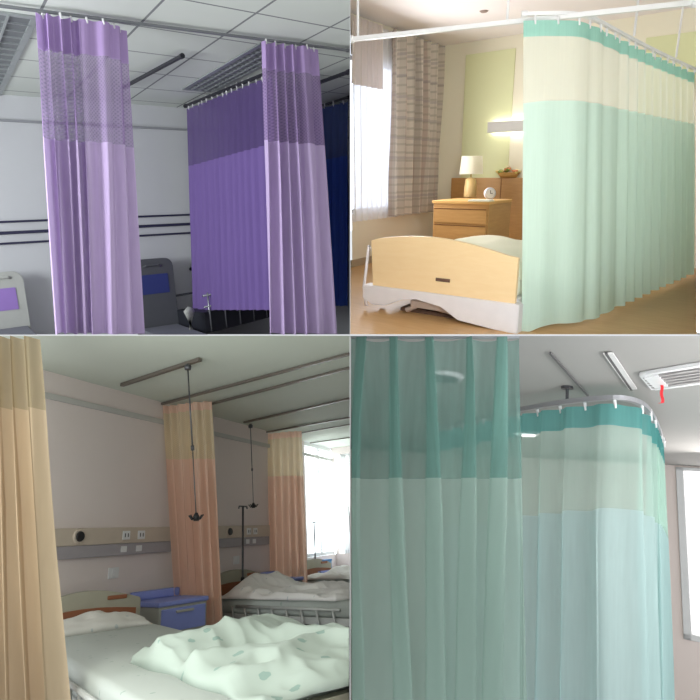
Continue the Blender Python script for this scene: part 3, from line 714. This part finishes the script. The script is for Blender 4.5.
# trunking on the wall
m_trunk = mat('wall_trunking', (198, 196, 192), .6)
zt_ = BL.at(60, 399, 'y', YB).z
solo(BL, 'cable_trunking', bmf(add_box, (0, -.02, -.025), (wx-L0.x-.01, 0, .025), .004), m_trunk, V(L0.x, YB-.001, zt_), 'narrow cable trunking running along the wall under the ceiling', 'cable trunking')
# equipment panels
m_alu = mat('beige_panel', (206, 192, 176), .5, .1); m_gb = mat('grey_blue_strip', (170, 164, 168), .5); m_blk = mat('black_plastic', (30, 30, 32), .4)
def medpanel(label, xa, xb, za, zb_):
    o = thing(BL, 'bedhead_unit', label, 'wall panel', V(xa, YB-.001, za), group='bedhead service units')
    W = xb-xa; H = zb_-za
    box('housing', (0, -.06, H*.42), (W, 0, H), m_alu, o, .008); box('lower_strip', (0, -.05, 0), (W, 0, H*.42), m_gb, o, .006)
    k = W/1.75
    part('gas_outlet', bmf(add_lathe, [(.055, -.075), (.06, -.06)], (.36*k, 0, H*.72), 24, 'y'), m_alu, o)
    d = part('dial', bmf(add_lathe, [(.036, -.09), (.042, -.075)], (.36*k, 0, H*.72), 20, 'y'), m_blk, o)
    for i in range(2):
        s_ = box('socket', (k*(.92+.22*i), -.068, H*.55), (k*(.92+.22*i)+.09, -.06, H*.87), m_white, o, .004)
        for j in (-1, 1): box('slot', (k*(.92+.22*i)+.045+j*.018-.004, -.071, H*.64), (k*(.92+.22*i)+.045+j*.018+.004, -.067, H*.78), m_blk, s_, .0005)
        box('switch', (k*(.92+.22*i), -.058, H*.1), (k*(.92+.22*i)+.07, -.05, H*.32), m_white, o, .003)
    return o
za = BL.at(110, 556, 'y', YB).z; zb2 = BL.at(110, 528, 'y', YB).z
x0 = BL.at(40, 540, 'y', YB).x; x1 = BL.at(170, 540, 'y', YB).x
medpanel('long beige bedhead unit with dial and sockets above the nearest bed', x0, x1, za, zb2)
x0 = BL.at(212, 535, 'y', YB).x; x1 = BL.at(266, 535, 'y', YB).x
medpanel('beige bedhead unit with dial above the second bed, between two peach curtains', x0, x1, za, zb2)
def wallplate(label, px, py):
    o = thing(BL, 'wall_switch', label, 'switch', BL.at(px, py, 'y', YB-.001), group='wall switches')
    box('plate', (-.06, -.01, -.045), (.06, 0, .045), m_white, o, .003); box('rocker', (-.02, -.016, -.03), (.02, -.01, .03), m_white, o, .002)
wallplate('small white wall switch under the bedhead unit of the nearest bed', 113, 573); wallplate('small white wall switch under the bedhead unit of the second bed', 236, 560)

# ceiling rails (points on the ceiling)
m_rl = mat('bronze_rail', (120, 112, 104), .4, .4)
zc = HB-.02
def crail(label, a, b, r=.014, m=m_rl): return rail(BL, label, [BL.at(*a, 'z', zc), BL.at(*b, 'z', zc)], r, m, name='ceiling_rail', cat='ceiling rail')
crail('dark ceiling track nearest the viewer, holding the long drip hanger', (122, 385), (200, 359.5), .018)
crail('ceiling rail carrying the middle peach curtain', (160, 404.5), (349.5, 354), .014)
crail('second ceiling rail from the middle peach curtain to the right edge', (205, 405.5), (349.5, 368), .014)
crail('ceiling track with the short drip hanger above the second bed', (244, 422.5), (349.5, 398.5), .014)
crail('ceiling rail carrying the far peach curtain', (256, 434), (349.5, 417.5), .012)
crail('thin ceiling rail just right of the far peach curtain', (298, 433.5), (349.5, 424.5), .010)
crail('farthest short ceiling rail by the bright window', (310, 443), (349.5, 437.5), .010)
# drip hangers
m_rod = mat('steel_rod', (96, 96, 100), .35, .7)
def hanger(label, px, py, qx, qy, r=.006):
    T = BL.at(px, py, 'z', zc-.02); B = onray(BL, T, qx, qy)
    o = thing(BL, 'drip_hanger', label, 'drip hanger', T, group='drip hangers'); e = B-T
    part('glider', bmf(add_lathe, [(.025, -.05), (.03, -.02), (.015, 0)], n=14), m_rod, o, True)
    part('rod', bmf(add_tube, [V(0, 0, -.04), e*.55], r), m_rod, o, True)
    part('telescopic_rod', bmf(add_tube, [e*.55, e*.97], r*.7), m_rod, o, True)
    part('collar', bmf(add_tube, [e*.54, e*.57], r*2.2), m_rod, o, True)
    bm = bmesh.new()
    for k in range(4):
        a = k*math.pi/2; c = V(math.cos(a), math.sin(a), 0)
        add_tube(bm, [e*.96, e*.96+c*.04+V(0, 0, -.03), e*.96+c*.065+V(0, 0, .0)], .006, 6)
    add_lathe(bm, [(.02, -.03), (.026, 0), (.01, .03)], e*.97, 10)
    part('hook_cluster', bm, m_blk, o, True)
hanger('long drip hanger with four hooks in front of the middle peach curtain', 188, 364, 196.5, 522)
hanger('shorter drip hanger over the second bed', 250.5, 424, 253.5, 508, .005)

# curtains
m_pe = cloth('peach_cloth', (240, 208, 188), .4); m_pen = cloth('peach_net', (244, 226, 194), .5, .15, net=.01); m_cr = cloth('cream_cloth', (198, 178, 152), .3); m_crn = cloth('cream_net', (180, 164, 136), .4, .12)
zt_ = HB-.035
top, bot = tb(BL, [(162, 406, 176, 620), (175, 405, 190, 627), (190, 402.5, 206, 632), (211, 401, 223, 637)], zt_)
curtain(BL, 'peach curtain with pale net top between the first and second bed', top, bot, [(0, 1, 6, .045)], [(0, .04, 'header', m_pe), (.04, .27, 'net_panel', m_pen), (.27, 1, 'cloth_panel', m_pe)], seed=31, group='peach curtains')
top, bot = tb(BL, [(259, 434.5, 262, 590), (275, 433, 278, 592), (288, 431.5, 292, 594), (301, 431, 307, 596)], zt_)
curtain(BL, 'farthest peach curtain with pale net top, beside the bright window', top, bot, [(0, 1, 6, .04)], [(0, .04, 'header', m_pe), (.04, .29, 'net_panel', m_pen), (.29, 1, 'cloth_panel', m_pe)], seed=33, group='peach curtains')
# near left curtain: close to the viewer, hangs from the slab edge down past the frame
nview = BL.Ri @ Vector((0, 1, 0))
def nearpts(room, lst, depth):
    top = []; bot = []
    for tx, ty, bx, by in lst:
        k = depth if not isinstance(depth, (list, tuple)) else depth[len(top)]
        top.append(room.Ri @ (ray(tx, ty)*k)); 
        T = top[-1]; bot.append(onray(room, T, bx, by))
    return top, bot
top, bot = nearpts(BL, [(-30, 337, -30, 760), (0, 337, 0, 760), (15, 337, 30, 760), (36, 337, 66, 760)], 3.0)
curtain(BL, 'cream peach curtain at the left edge, nearest the viewer', top, bot, [(0, 1, 5, .06)], [(0, .205, 'net_panel', m_crn), (.205, 1, 'cloth_panel', m_cr)], seed=35, group='peach curtains')

# ---- ward beds.  local: x across (0..W), y from head (0) to foot (negative y), z from floor
m_frame = mat('pale_frame', (186, 188, 184), .45, .1); m_bhb = mat('olive_grey_headboard', (160, 156, 138), .5); m_brn = mat('brown_inlay', (140, 86, 56), .5)
m_sheet = floral('floral_sheet', (184, 190, 184), (134, 156, 146), 9, .12); m_quilt = floral('floral_quilt', (180, 192, 182), (130, 160, 150), 6, .16); m_q2 = floral('white_quilt', (232, 230, 226), (190, 196, 196), 8, .12)
BWD, BLN = .82, 2.45; HM = .49
def ward_bed(label, base, rz, BLN=2.2):
    o = thing(BL, 'hospital_bed', label, 'bed', base, rz, group='ward beds')
    f = bmesh.new()
    for x in (0.02, BWD-.02): add_box(f, (x-.02, -BLN, HM-.2), (x+.02, 0, HM-.14), .006)
    for y in (-BLN+.02, -1.0, -.02): add_box(f, (.02, y-.02, HM-.2), (BWD-.02, y+.02, HM-.14), .006)
    part('frame', f, m_frame, o)
    for sx in (-0.03, BWD+.03):
        s_ = bmesh.new(); add_tube(s_, [V(sx, -BLN+.45, HM-.07), V(sx, -.5, HM-.07)], .014); add_tube(s_, [V(sx, -BLN+.45, HM-.24), V(sx, -.5, HM-.24)], .014)
        sr = part('side_rail', s_, m_frame, o, True)
        for k in range(int((BLN-.95)/.19)+1):
            y = -BLN+.5+k*.19; part('spindle', bmf(add_tube, [V(sx, y, HM-.24), V(sx, y+.03, HM-.07)], .01, 8), m_frame, sr, True)
    for x in (.05, BWD-.05):
        for y in (-BLN+.12, -.12): 
            lg = part('leg', bmf(add_tube, [V(x, y, .1), V(x, y, HM-.17)], .022, 10), m_frame, o, True)
            part('castor', bmf(add_lathe, [(.05, -.015), (.05, .015)], (x, y, .05), 16, 'x') if False else bmf(add_tube, [V(x-.015, y, .05), V(x+.015, y, .05)], .05, 16), m_blk, lg)
    part('mattress', bmf(add_box, (0.0, -BLN+.02, HM-.14), (BWD, -.04, HM), .035), m_sheet, o, True)
    pts = [V(0, 0, .25), V(BWD, 0, .25), V(BWD, 0, HM+.16)]+[V(BWD-BWD*i/12, 0, HM+.16+.085*math.sin(math.pi*i/12)) for i in range(1, 12)]+[V(0, 0, HM+.16)]
    b = bmf(add_prism, pts, V(0, .05, 0)); bmesh.ops.bevel(b, geom=list(b.edges), offset=.008, segments=2, affect='EDGES'); hbd = part('headboard', b, m_bhb, o)
    ins = [V(.04, -.012, HM-.0), V(BWD-.04, -.012, HM-.0), V(BWD-.04, -.012, HM+.09)]+[V(BWD-.04-(BWD-.08)*i/10, -.012, HM+.09+.03*math.sin(math.pi*i/10)) for i in range(1, 10)]+[V(.04, -.012, HM+.09)]
    part('inlay', bmf(add_prism, ins, V(0, .02, 0)), m_brn, hbd, label='brown inlay of the headboard')
    part('grip', bmf(add_box, (BWD*.68, -.012, HM+.165), (BWD*.86, .01, HM+.195), .008), m_brn, hbd)
    fbp = [V(p.x, -BLN-.06, min(p.z, HM-.03)) for p in (V(0, 0, .25), V(BWD, 0, .25), V(BWD, 0, 1), V(0, 0, 1))]; b = bmf(add_prism, fbp, V(0, .05, 0)); part('footboard', b, m_bhb, o)
    return o
def bed_at(label, hpx, dpx):
    """hpx: pixel of the mattress corner at head/left; dpx: pixel of a point further down that same side"""
    a = BL.line_px(V(0, YB-.07, FB+HM), X1, hpx); rz = math.radians(dpx)
    a.y += min(0, 0)
    return ward_bed(label, V(a.x, a.y, FB), rz, 3.0 if hpx < 100 else 2.3), V(a.x, a.y, FB), rz
def pad(W, L, H, seed, crown=1.0, amp=.03, fr=4):
    """closed soft cushion / quilt"""
    bm = bmesh.new(); nu, nv = 36, 36
    def f(sgn):
        def g(u, v):
            e = max(0, min(u, 1-u)*2)**.35*max(0, min(v, 1-v)*2)**.35
            n = noise.noise(V(u*fr, v*fr, seed))*amp+noise.noise(V(u*fr*2.3, v*fr*2.3, seed+5))*amp*.5
            wob = .04*noise.noise(V(u*3, v*3, seed+9))
            return V(W*(u+wob), -L*(v+wob*.6), (H*e*(crown if sgn > 0 else .0)+(n*e if sgn > 0 else 0)) if sgn > 0 else 0.0)
        return g
    add_grid(bm, nu, nv, f(1)); add_grid(bm, nu, nv, f(-1)); bmesh.ops.remove_doubles(bm, verts=bm.verts, dist=1e-4)
    return bm
def quilt_bm(W, L, H, seed, folds):
    """crumpled quilt: rolled edges and deep ridges; folds = list of (cx, cy, ang, len, width, height)"""
    bm = bmesh.new(); nu, nv = 90, 90
    def g(u, v):
        e = min(1, max(0, min(u, 1-u, v, 1-v))/.05)**.5
        x = W*u; y = -L*v; h = H*e
        for (cx, cy, a, ln, w, hh) in folds:
            dx, dy = x-cx, y-cy; s_ = dx*math.cos(a)+dy*math.sin(a); t = -dx*math.sin(a)+dy*math.cos(a)
            t += .05*math.sin(s_*7+seed)
            h += hh*math.exp(-(t/w)**2)*math.exp(-(s_/ln)**4)*e
        h += (noise.noise(V(x*5, y*5, seed))*.02-abs(noise.noise(V(x*3.2, y*3.2, seed+4)))*.09-abs(noise.noise(V(x*8, y*6, seed+14)))*.03)*e
        ox = .05*noise.noise(V(u*4, v*4, seed+7)); oy = .05*noise.noise(V(u*4, v*4, seed+8))
        return V(x+ox, y+oy, max(h, .0))
    add_grid(bm, nu, nv, g)
    add_grid(bm, nu, nv, lambda u, v: (lambda p: V(p.x, p.y, 0))(g(u, v)) if True else None)
    bmesh.ops.remove_doubles(bm, verts=bm.verts, dist=1e-4)
    return bm
b1, p1, r1 = bed_at('nearest bed with floral sheet and olive grey headboard', 24, -31)
def rel(p, r, v): return p+Matrix.Rotation(r, 3, 'Z') @ v
m_pil = floral('pillow_cloth', (208, 206, 198), (170, 180, 180), 9, .10)
solo(BL, 'pillow', pad(.72, .42, .12, 4, amp=.03), m_pil, rel(p1, r1, V(.04, -.07, HM)), 'flat white pillow at the head of the nearest bed', 'pillow', r1+.05, smooth=True)
solo(BL, 'quilt', quilt_bm(.92, 1.25, .06, 2, [(.4, -.22, .1, .6, .17, .09), (.75, -.5, -.4, .5, .16, .07), (.3, -.8, -.2, .6, .2, .08), (.8, -.95, .5, .4, .14, .06)]), m_quilt,
     rel(p1, r1, V(.2, -1.85, HM)), 'crumpled white floral quilt heaped on the nearest bed', 'quilt', r1+.06, smooth=True)
# bedside cabinets
m_blu = mat('blue_plastic', (140, 152, 216), .45); m_cab = mat('grey_cabinet', (176, 176, 166), .5)
def cabinet(label, base, rz):
    o = thing(BL, 'bedside_cabinet', label, 'cabinet', base, rz, group='bedside cabinets')
    W, D, H = .50, .46, .58
    box('body', (0, -D, .05), (W, 0, H-.04), m_cab, o, .01)
    box('worktop', (-.015, -D-.015, H-.04), (W+.015, .01, H), m_blu, o, .015)
    box('back_ledge', (0, -.06, H), (W, .005, H+.075), m_blu, o, .02)
    dr = box('drawer', (.02, -D-.012, H-.24), (W-.02, -D, H-.06), m_blu, o, .006); box('pull', (.16, -D-.03, H-.1), (W-.16, -D-.012, H-.08), m_cab, dr, .004)
    do = box('door', (.02, -D-.012, .08), (W-.02, -D, H-.26), m_blu, o, .006); box('pull', (.1, -D-.03, H-.34), (.2, -D-.012, H-.32), m_cab, do, .004)
    for x in (.05, W-.05):
        for y in (-D+.05, -.05): part('castor', bmf(add_tube, [V(x-.012, y, .028), V(x+.012, y, .028)], .028, 12), m_blk, o)
    return o
BLR = r1
def cab_at(label, px, rz):
    a = BL.line_px(V(0, YB-.03, FB+.58), X1, px); base = V(a.x, a.y, FB); return cabinet(label, base, rz), base
cab1, cb1 = cab_at('blue topped bedside cabinet right of the nearest bed', 129, r1*.5)
b2, p2, r2 = bed_at('second bed under a white quilt beyond the middle curtain', 207, -16)
solo(BL, 'quilt', quilt_bm(1.0, 1.7, .07, 7, [(.5, -.3, .2, .4, .16, .15), (.4, -.9, -.4, .5, .12, .05)]), m_q2, rel(p2, r2, V(-.05, -.12, HM)), 'white quilt with a raised hump covering the second bed', 'quilt', r2, smooth=True)
cab2, cb2 = cab_at('blue topped bedside cabinet between second bed and far curtain', 247, r2*.5)
b3, p3, r3 = bed_at('farthest bed under a white quilt by the bright window', 297, -12)
solo(BL, 'quilt', quilt_bm(1.0, 1.7, .07, 9, [(.5, -.3, .2, .4, .16, .08)]), m_q2, rel(p3, r3, V(-.05, -.12, HM)), 'white quilt covering the farthest bed', 'quilt', r3, smooth=True)
# drip stands
def stand(label, px, yt, yb_):
    T = (BL.at(px, yt, 'y', YB-.25) if px < 300 else BL.at(px, yt, 'x', wx-.9)); base = V(T.x, T.y, FB)
    o = thing(BL, 'drip_stand', label, 'drip stand', base, group='drip stands'); H = T.z-FB
    part('pole', bmf(add_tube, [V(0, 0, .06), V(0, 0, H)], .012, 10), m_rod, o, True)
    bm = bmesh.new(); add_tube(bm, [V(-.09, 0, H-.03), V(-.08, 0, H-.005), V(.08, 0, H-.005), V(.09, 0, H-.03)], .009, 8); part('hook_bar', bm, m_rod, o, True)
    part('clamp', bmf(add_lathe, [(.022, H*.42), (.024, H*.44), (.018, H*.46)], n=12), m_blk, o)
    bm = bmesh.new()
    for k in range(5):
        a = k*2*math.pi/5; add_tube(bm, [V(0, 0, .09), V(.14*math.cos(a), .14*math.sin(a), .03)], .012, 8)
    part('foot', bm, m_rod, o, True)
stand('drip stand with hook bar on the wall side of the second bed', 243, 506, 575)
stand('drip stand in the window light at the head of the farthest bed', 314, 522, 565)
bxp = BL.at(323, 570, 'z', FB+.56); ZT = .56
ob = thing(BL, 'tissue_box', 'small light blue box on the farthest bedside table', 'box', bxp, r3)
box('carton', (-.12, -.08, 0), (.12, .08, .13), mat('pale_blue_card', (110, 160, 196)), ob, .006); box('lid', (-.125, -.085, .12), (.125, .085, .145), mat('blue_card_lid', (80, 130, 180)), ob, .004)
tb2 = thing(BL, 'side_table', 'small blue topped side table beside the farthest bed', 'table', V(bxp.x, bxp.y, FB), r3)
box('table_top', (-.25, -.15, ZT-.03), (.55, .15, ZT-.001), m_blu, tb2, .006)
for x in (-.17, .32):
    for y in (-.12, .12): part('leg', bmf(add_tube, [V(x, y, 0), V(x, y, ZT-.03)], .014, 8), m_frame, tb2)

# ================================================================== BOTTOM RIGHT: sheer teal curtains
HK = .73; ZR = .65; FK = -1.35
m_ceil4 = mat('grey_ceiling', (166, 164, 160), .85, scale=2, var=.02); m_wall4 = mat('pinkish_white_wall', (242, 228, 222), .85, scale=2, var=.02)
cj = BR.at(690, 466, 'z', HK); YK = cj.y
kl = BR.line_px(V(0, YK, HK), X1, 350.4); kr = BR.line_px(V(0, YK, HK), X1, 770)
struct(BR, 'ceiling', slab_poly([kl, kr, BR.at(770, 335.8, 'z', HK), BR.at(350.4, 335.8, 'z', HK)], .03), m_ceil4)
wxa = BR.at(680, 550, 'y', YK).x; wxb = BR.at(770, 550, 'y', YK).x; wza = BR.at(690, 640, 'y', YK).z; wzb = BR.at(690, 468, 'y', YK).z
klb = BR.line_px(V(0, YK, FK), X1, 350.4); krb = BR.line_px(V(0, YK, FK), X1, 770)
bm = bmesh.new()
add_prism(bm, [kl, V(wxa, YK, HK), V(wxa, YK, FK), V(kl.x, YK, FK)] if False else [V(kl.x, YK, HK), V(wxa, YK, HK), V(wxa, YK, FK), V(klb.x, YK, FK)], V(0, .1, 0))
add_prism(bm, [V(wxa, YK, wza), V(kr.x, YK, wza), V(krb.x, YK, FK), V(wxa, YK, FK)], V(0, .1, 0))
add_prism(bm, [V(wxa, YK, HK), V(kr.x, YK, HK), V(kr.x, YK, wzb), V(wxa, YK, wzb)], V(0, .1, 0))
struct(BR, 'wall_back', bm, m_wall4)
bm = bmesh.new(); fw = .06
add_box(bm, (wxa, YK-.03, wza), (wxa+fw, YK+.05, wzb), .005); add_box(bm, (wxa, YK-.03, wza), (wxb, YK+.05, wza+fw*.8), .005); add_box(bm, (wxa, YK-.03, wzb-fw*.5), (wxb, YK+.05, wzb), .005)
struct(BR, 'window_3', bm, m_white)
struct(BR, 'trim_4', bmf(add_box, (wxa-.3, YK+.4, wza-.4), (wxb+.3, YK+.42, wzb+.4)), emis('window_daylight_two', (255, 252, 250), 3.0))  # luminous backdrop added outside the teal room's window as sky
struct(BR, 'floor', slab_poly([klb, krb, BR.at(770, 800, 'z', FK), BR.at(350.4, 800, 'z', FK)], .03), mat('pale_vinyl_floor', (190, 184, 176), .4))
# ceiling joints
m_jt = mat('ceiling_joint', (110, 108, 108), .7); m_jw = mat('white_joint', (226, 224, 222), .5)
def strip(label, a, b, w, m):
    p = BR.at(*a, 'z', HK-.004); q = BR.at(*b, 'z', HK-.004); d = (q-p).normalized(); n = V(-d.y, d.x, 0)*w
    solo(BR, 'ceiling_strip', bmf(add_prism, [-n, q-p-n, q-p+n, n], V(0, 0, -.008)), m, p, label, 'ceiling strip')
strip('thin dark joint strip in the grey ceiling above the teal curtain', (550, 352), (588, 395), .005, m_jt)
strip('white edged ceiling strip left of the air vent', (608, 352), (633, 388), .018, m_jw)
strip('dark joint strip beside the white ceiling strip', (606, 352), (631.5, 389), .006, m_jt)
# vent
va = BR.at(642, 372.5, 'z', HK-.003); vb = BR.at(720, 359.5, 'z', HK-.003); vc = BR.at(654, 387, 'z', HK-.003); 
vt = thing(BR, 'air_vent', 'rectangular white louvred air vent in the ceiling', 'air vent', va)
U = vb-va; W_ = vc-va
def fr(bm, p, q, w, h=-.015):
    d = (q-p).normalized(); n = V(-d.y, d.x, 0)*w; add_prism(bm, [p-n, q-n, q+n, p+n], V(0, 0, h))
bm = bmesh.new(); z = V(0, 0, 0)
for p, q in ((z, U), (U, U+W_), (U+W_, W_), (W_, z)): fr(bm, p, q, .012)
part('frame', bm, m_white, vt)
part('duct', bmf(add_prism, [z, U, U+W_, W_], V(0, 0, -.002)), mat('dark_duct', (70, 66, 66)), vt)
for k in range(1, 6):
    bm = bmesh.new(); p = W_*(k/6); fr(bm, p, p+U, .009, -.018); part('slat', bm, m_alu if False else mat('slat_grey', (170, 166, 164)), vt)
for k in range(1, 5):
    bm = bmesh.new(); p = U*(k*.045); fr(bm, p+W_*.1, p+W_*.8+U*.03, .009, -.022); part('vane', bm, m_white, vt)
# red ribbon
rt = BR.at(661.5, 384, 'z', HK-.02); bm = bmesh.new()
sc = (BR.R @ rt).y/F
for k in range(11):
    a = V(math.sin(k*.9)*.5*sc, 0, -k*1.9*sc); b = V(math.sin((k+1)*.9)*.5*sc, 0, -(k+1)*1.9*sc)
    if k == 10: b = a+V(-3*sc, 0, -.5*sc)
    w = V(1.3*sc, .3*sc, 0); add_prism(bm, [a-w, a+w, b+w, b-w], V(0, .3*sc, 0))
solo(BR, 'ribbon', bm, mat('red_ribbon', (214, 36, 44), .6), rt, 'short red ribbon hanging from the air vent', 'ribbon')
# ceiling discs seen through the net
def disc(label, px, py, r, em):
    o = thing(BR, 'ceiling_downlight', label, 'ceiling light', BR.at(px, py, 'z', HK-.001))
    part('ring', bmf(add_lathe, [(r, -.02), (r*1.15, 0)], n=28), m_white, o, True); part('lens', bmf(add_lathe, [(r*.8, -.026), (r*.85, -.02)], n=24), em, o)
disc('round unlit ceiling disc seen through the near teal curtain', 443, 375, .10, mat('disc_grey', (110, 110, 110)))
disc('small lit round ceiling light seen through the net of the far teal curtain', 525, 432, .10, emis('downlight', (255, 255, 250), 3))
# rails
m_ar = mat('aluminium_track', (176, 176, 180), .35, .5)
rpx = [(435, 428.5), (480, 418), (520, 409.5), (560, 402.5), (600, 398), (622, 397.5), (640, 402), (650, 412), (657, 426), (662, 441)]
rpt = [BR.at(a, b, 'z', ZR) for a, b in rpx]; rs = smooth_path(rpt)
q = BR.line_px(rpt[3], rpt[4]-rpt[3], 567)
rail(BR, 'curved aluminium rail carrying the far teal curtain', rs, .014, m_ar, hangers=[(q, HK-.001)], hang_m=m_rod)
fp = [BR.Ri @ (ray(px, 337.6)*k) for px, k in ((350.6, 1.75), (435, 1.75), (519, 1.75))]
rail(BR, 'slim rail at the very top carrying the near teal curtain', fp, .004, m_ar, caps=False)
# curtains
m_t1 = cloth('teal_sheer', (184, 202, 192), .5, .18, var=.08, tcol=(190, 214, 204)); m_t1n = cloth('teal_net', (140, 180, 170), .5, .38, net=None, var=.3)
m_t2 = cloth('teal_cloth_far', (190, 214, 212), .5, .14, var=.08); m_t2n = cloth('teal_net_far', (192, 220, 208), .5, .42, var=.05); m_t2h = cloth('teal_header_far', (104, 172, 168), .5, .15)
top = [p+V(0, 0, -.03) for p in rpt]
pxb = [432, 478, 518, 560, 603, 626, 645, 657, 665, 672]
bot = [onray(BR, T, x, 760) for T, x in zip(top, pxb)]
curtain(BR, 'far light teal curtain with clear net top curving around its rail', top, bot, [(0, .75, 11, .03), (.75, 1, 8, .03)],
        [(0, .07, 'header', m_t2h), (.07, .33, 'net_panel', m_t2n), (.33, 1, 'cloth_panel', m_t2)], hooks=18, hookm=m_white, seed=41, nu=420, rail_drop=.04, pinch=.5, lap=1.0, wander=.8)
n_ = 7; top = []; bot = []
for i in range(n_):
    px = 350.8+(518-350.8)*i/(n_-1); T = BR.Ri @ (ray(px, 338.5)*1.75); top.append(T); bot.append(onray(BR, T, max(352.5, px-1), 765))
for l in (top, bot):
    l[0] = l[0]
curtain(BR, 'near grey teal curtain with dark net top filling the left of the teal room', top, bot, [(.03, .45, 2.2, .04), (.45, .98, 2.6, .035)],
        [(0, .375, 'net_panel', m_t1n), (.375, 1, 'cloth_panel', m_t1)], seed=44, nu=500, wander=.9, pinch=.75, lap=1.25)

# ------------------------------------------------------------------ nothing reaches through the dividing wall or slab
bpy.context.view_layer.update()
def root_of(o):
    while o.parent: o = o.parent
    return o
def room_side(M):
    for R_, sx, sz in ((TL, -1, 1), (TR, 1, 1), (BL, -1, -1), (BR, 1, -1)):
        if (R_.R.col[2]-M.to_3x3().col[2]).length < 1e-4: return sx, sz
for o in list(COL.objects):
    if o.type != 'MESH': continue
    r = root_of(o)
    sd = room_side(r.matrix_world)
    if sd is None: continue
    mw = o.matrix_world; inv = mw.inverted()
    for k, sg in ((0, sd[0]), (2, sd[1])):
        d = [((mw @ v.co)-CAM)[k]*sg for v in o.data.vertices]
        if not d or min(d) > 0.0005: continue
        if max(d) < 0.002: bpy.data.objects.remove(o); break
        n = Vector((0, 0, 0)); n[k] = sg; co = CAM+n*0.004
        bm = bmesh.new(); bm.from_mesh(o.data)
        res = bmesh.ops.bisect_plane(bm, geom=bm.verts[:]+bm.edges[:]+bm.faces[:], plane_co=inv @ co, plane_no=(inv.to_3x3() @ n).normalized(), clear_inner=True)
        if 'panel' not in o.name and 'header' not in o.name:
            eds = [e for e in res['geom_cut'] if isinstance(e, bmesh.types.BMEdge)]
            if eds: bmesh.ops.holes_fill(bm, edges=eds)
        bm.to_mesh(o.data); bm.free()
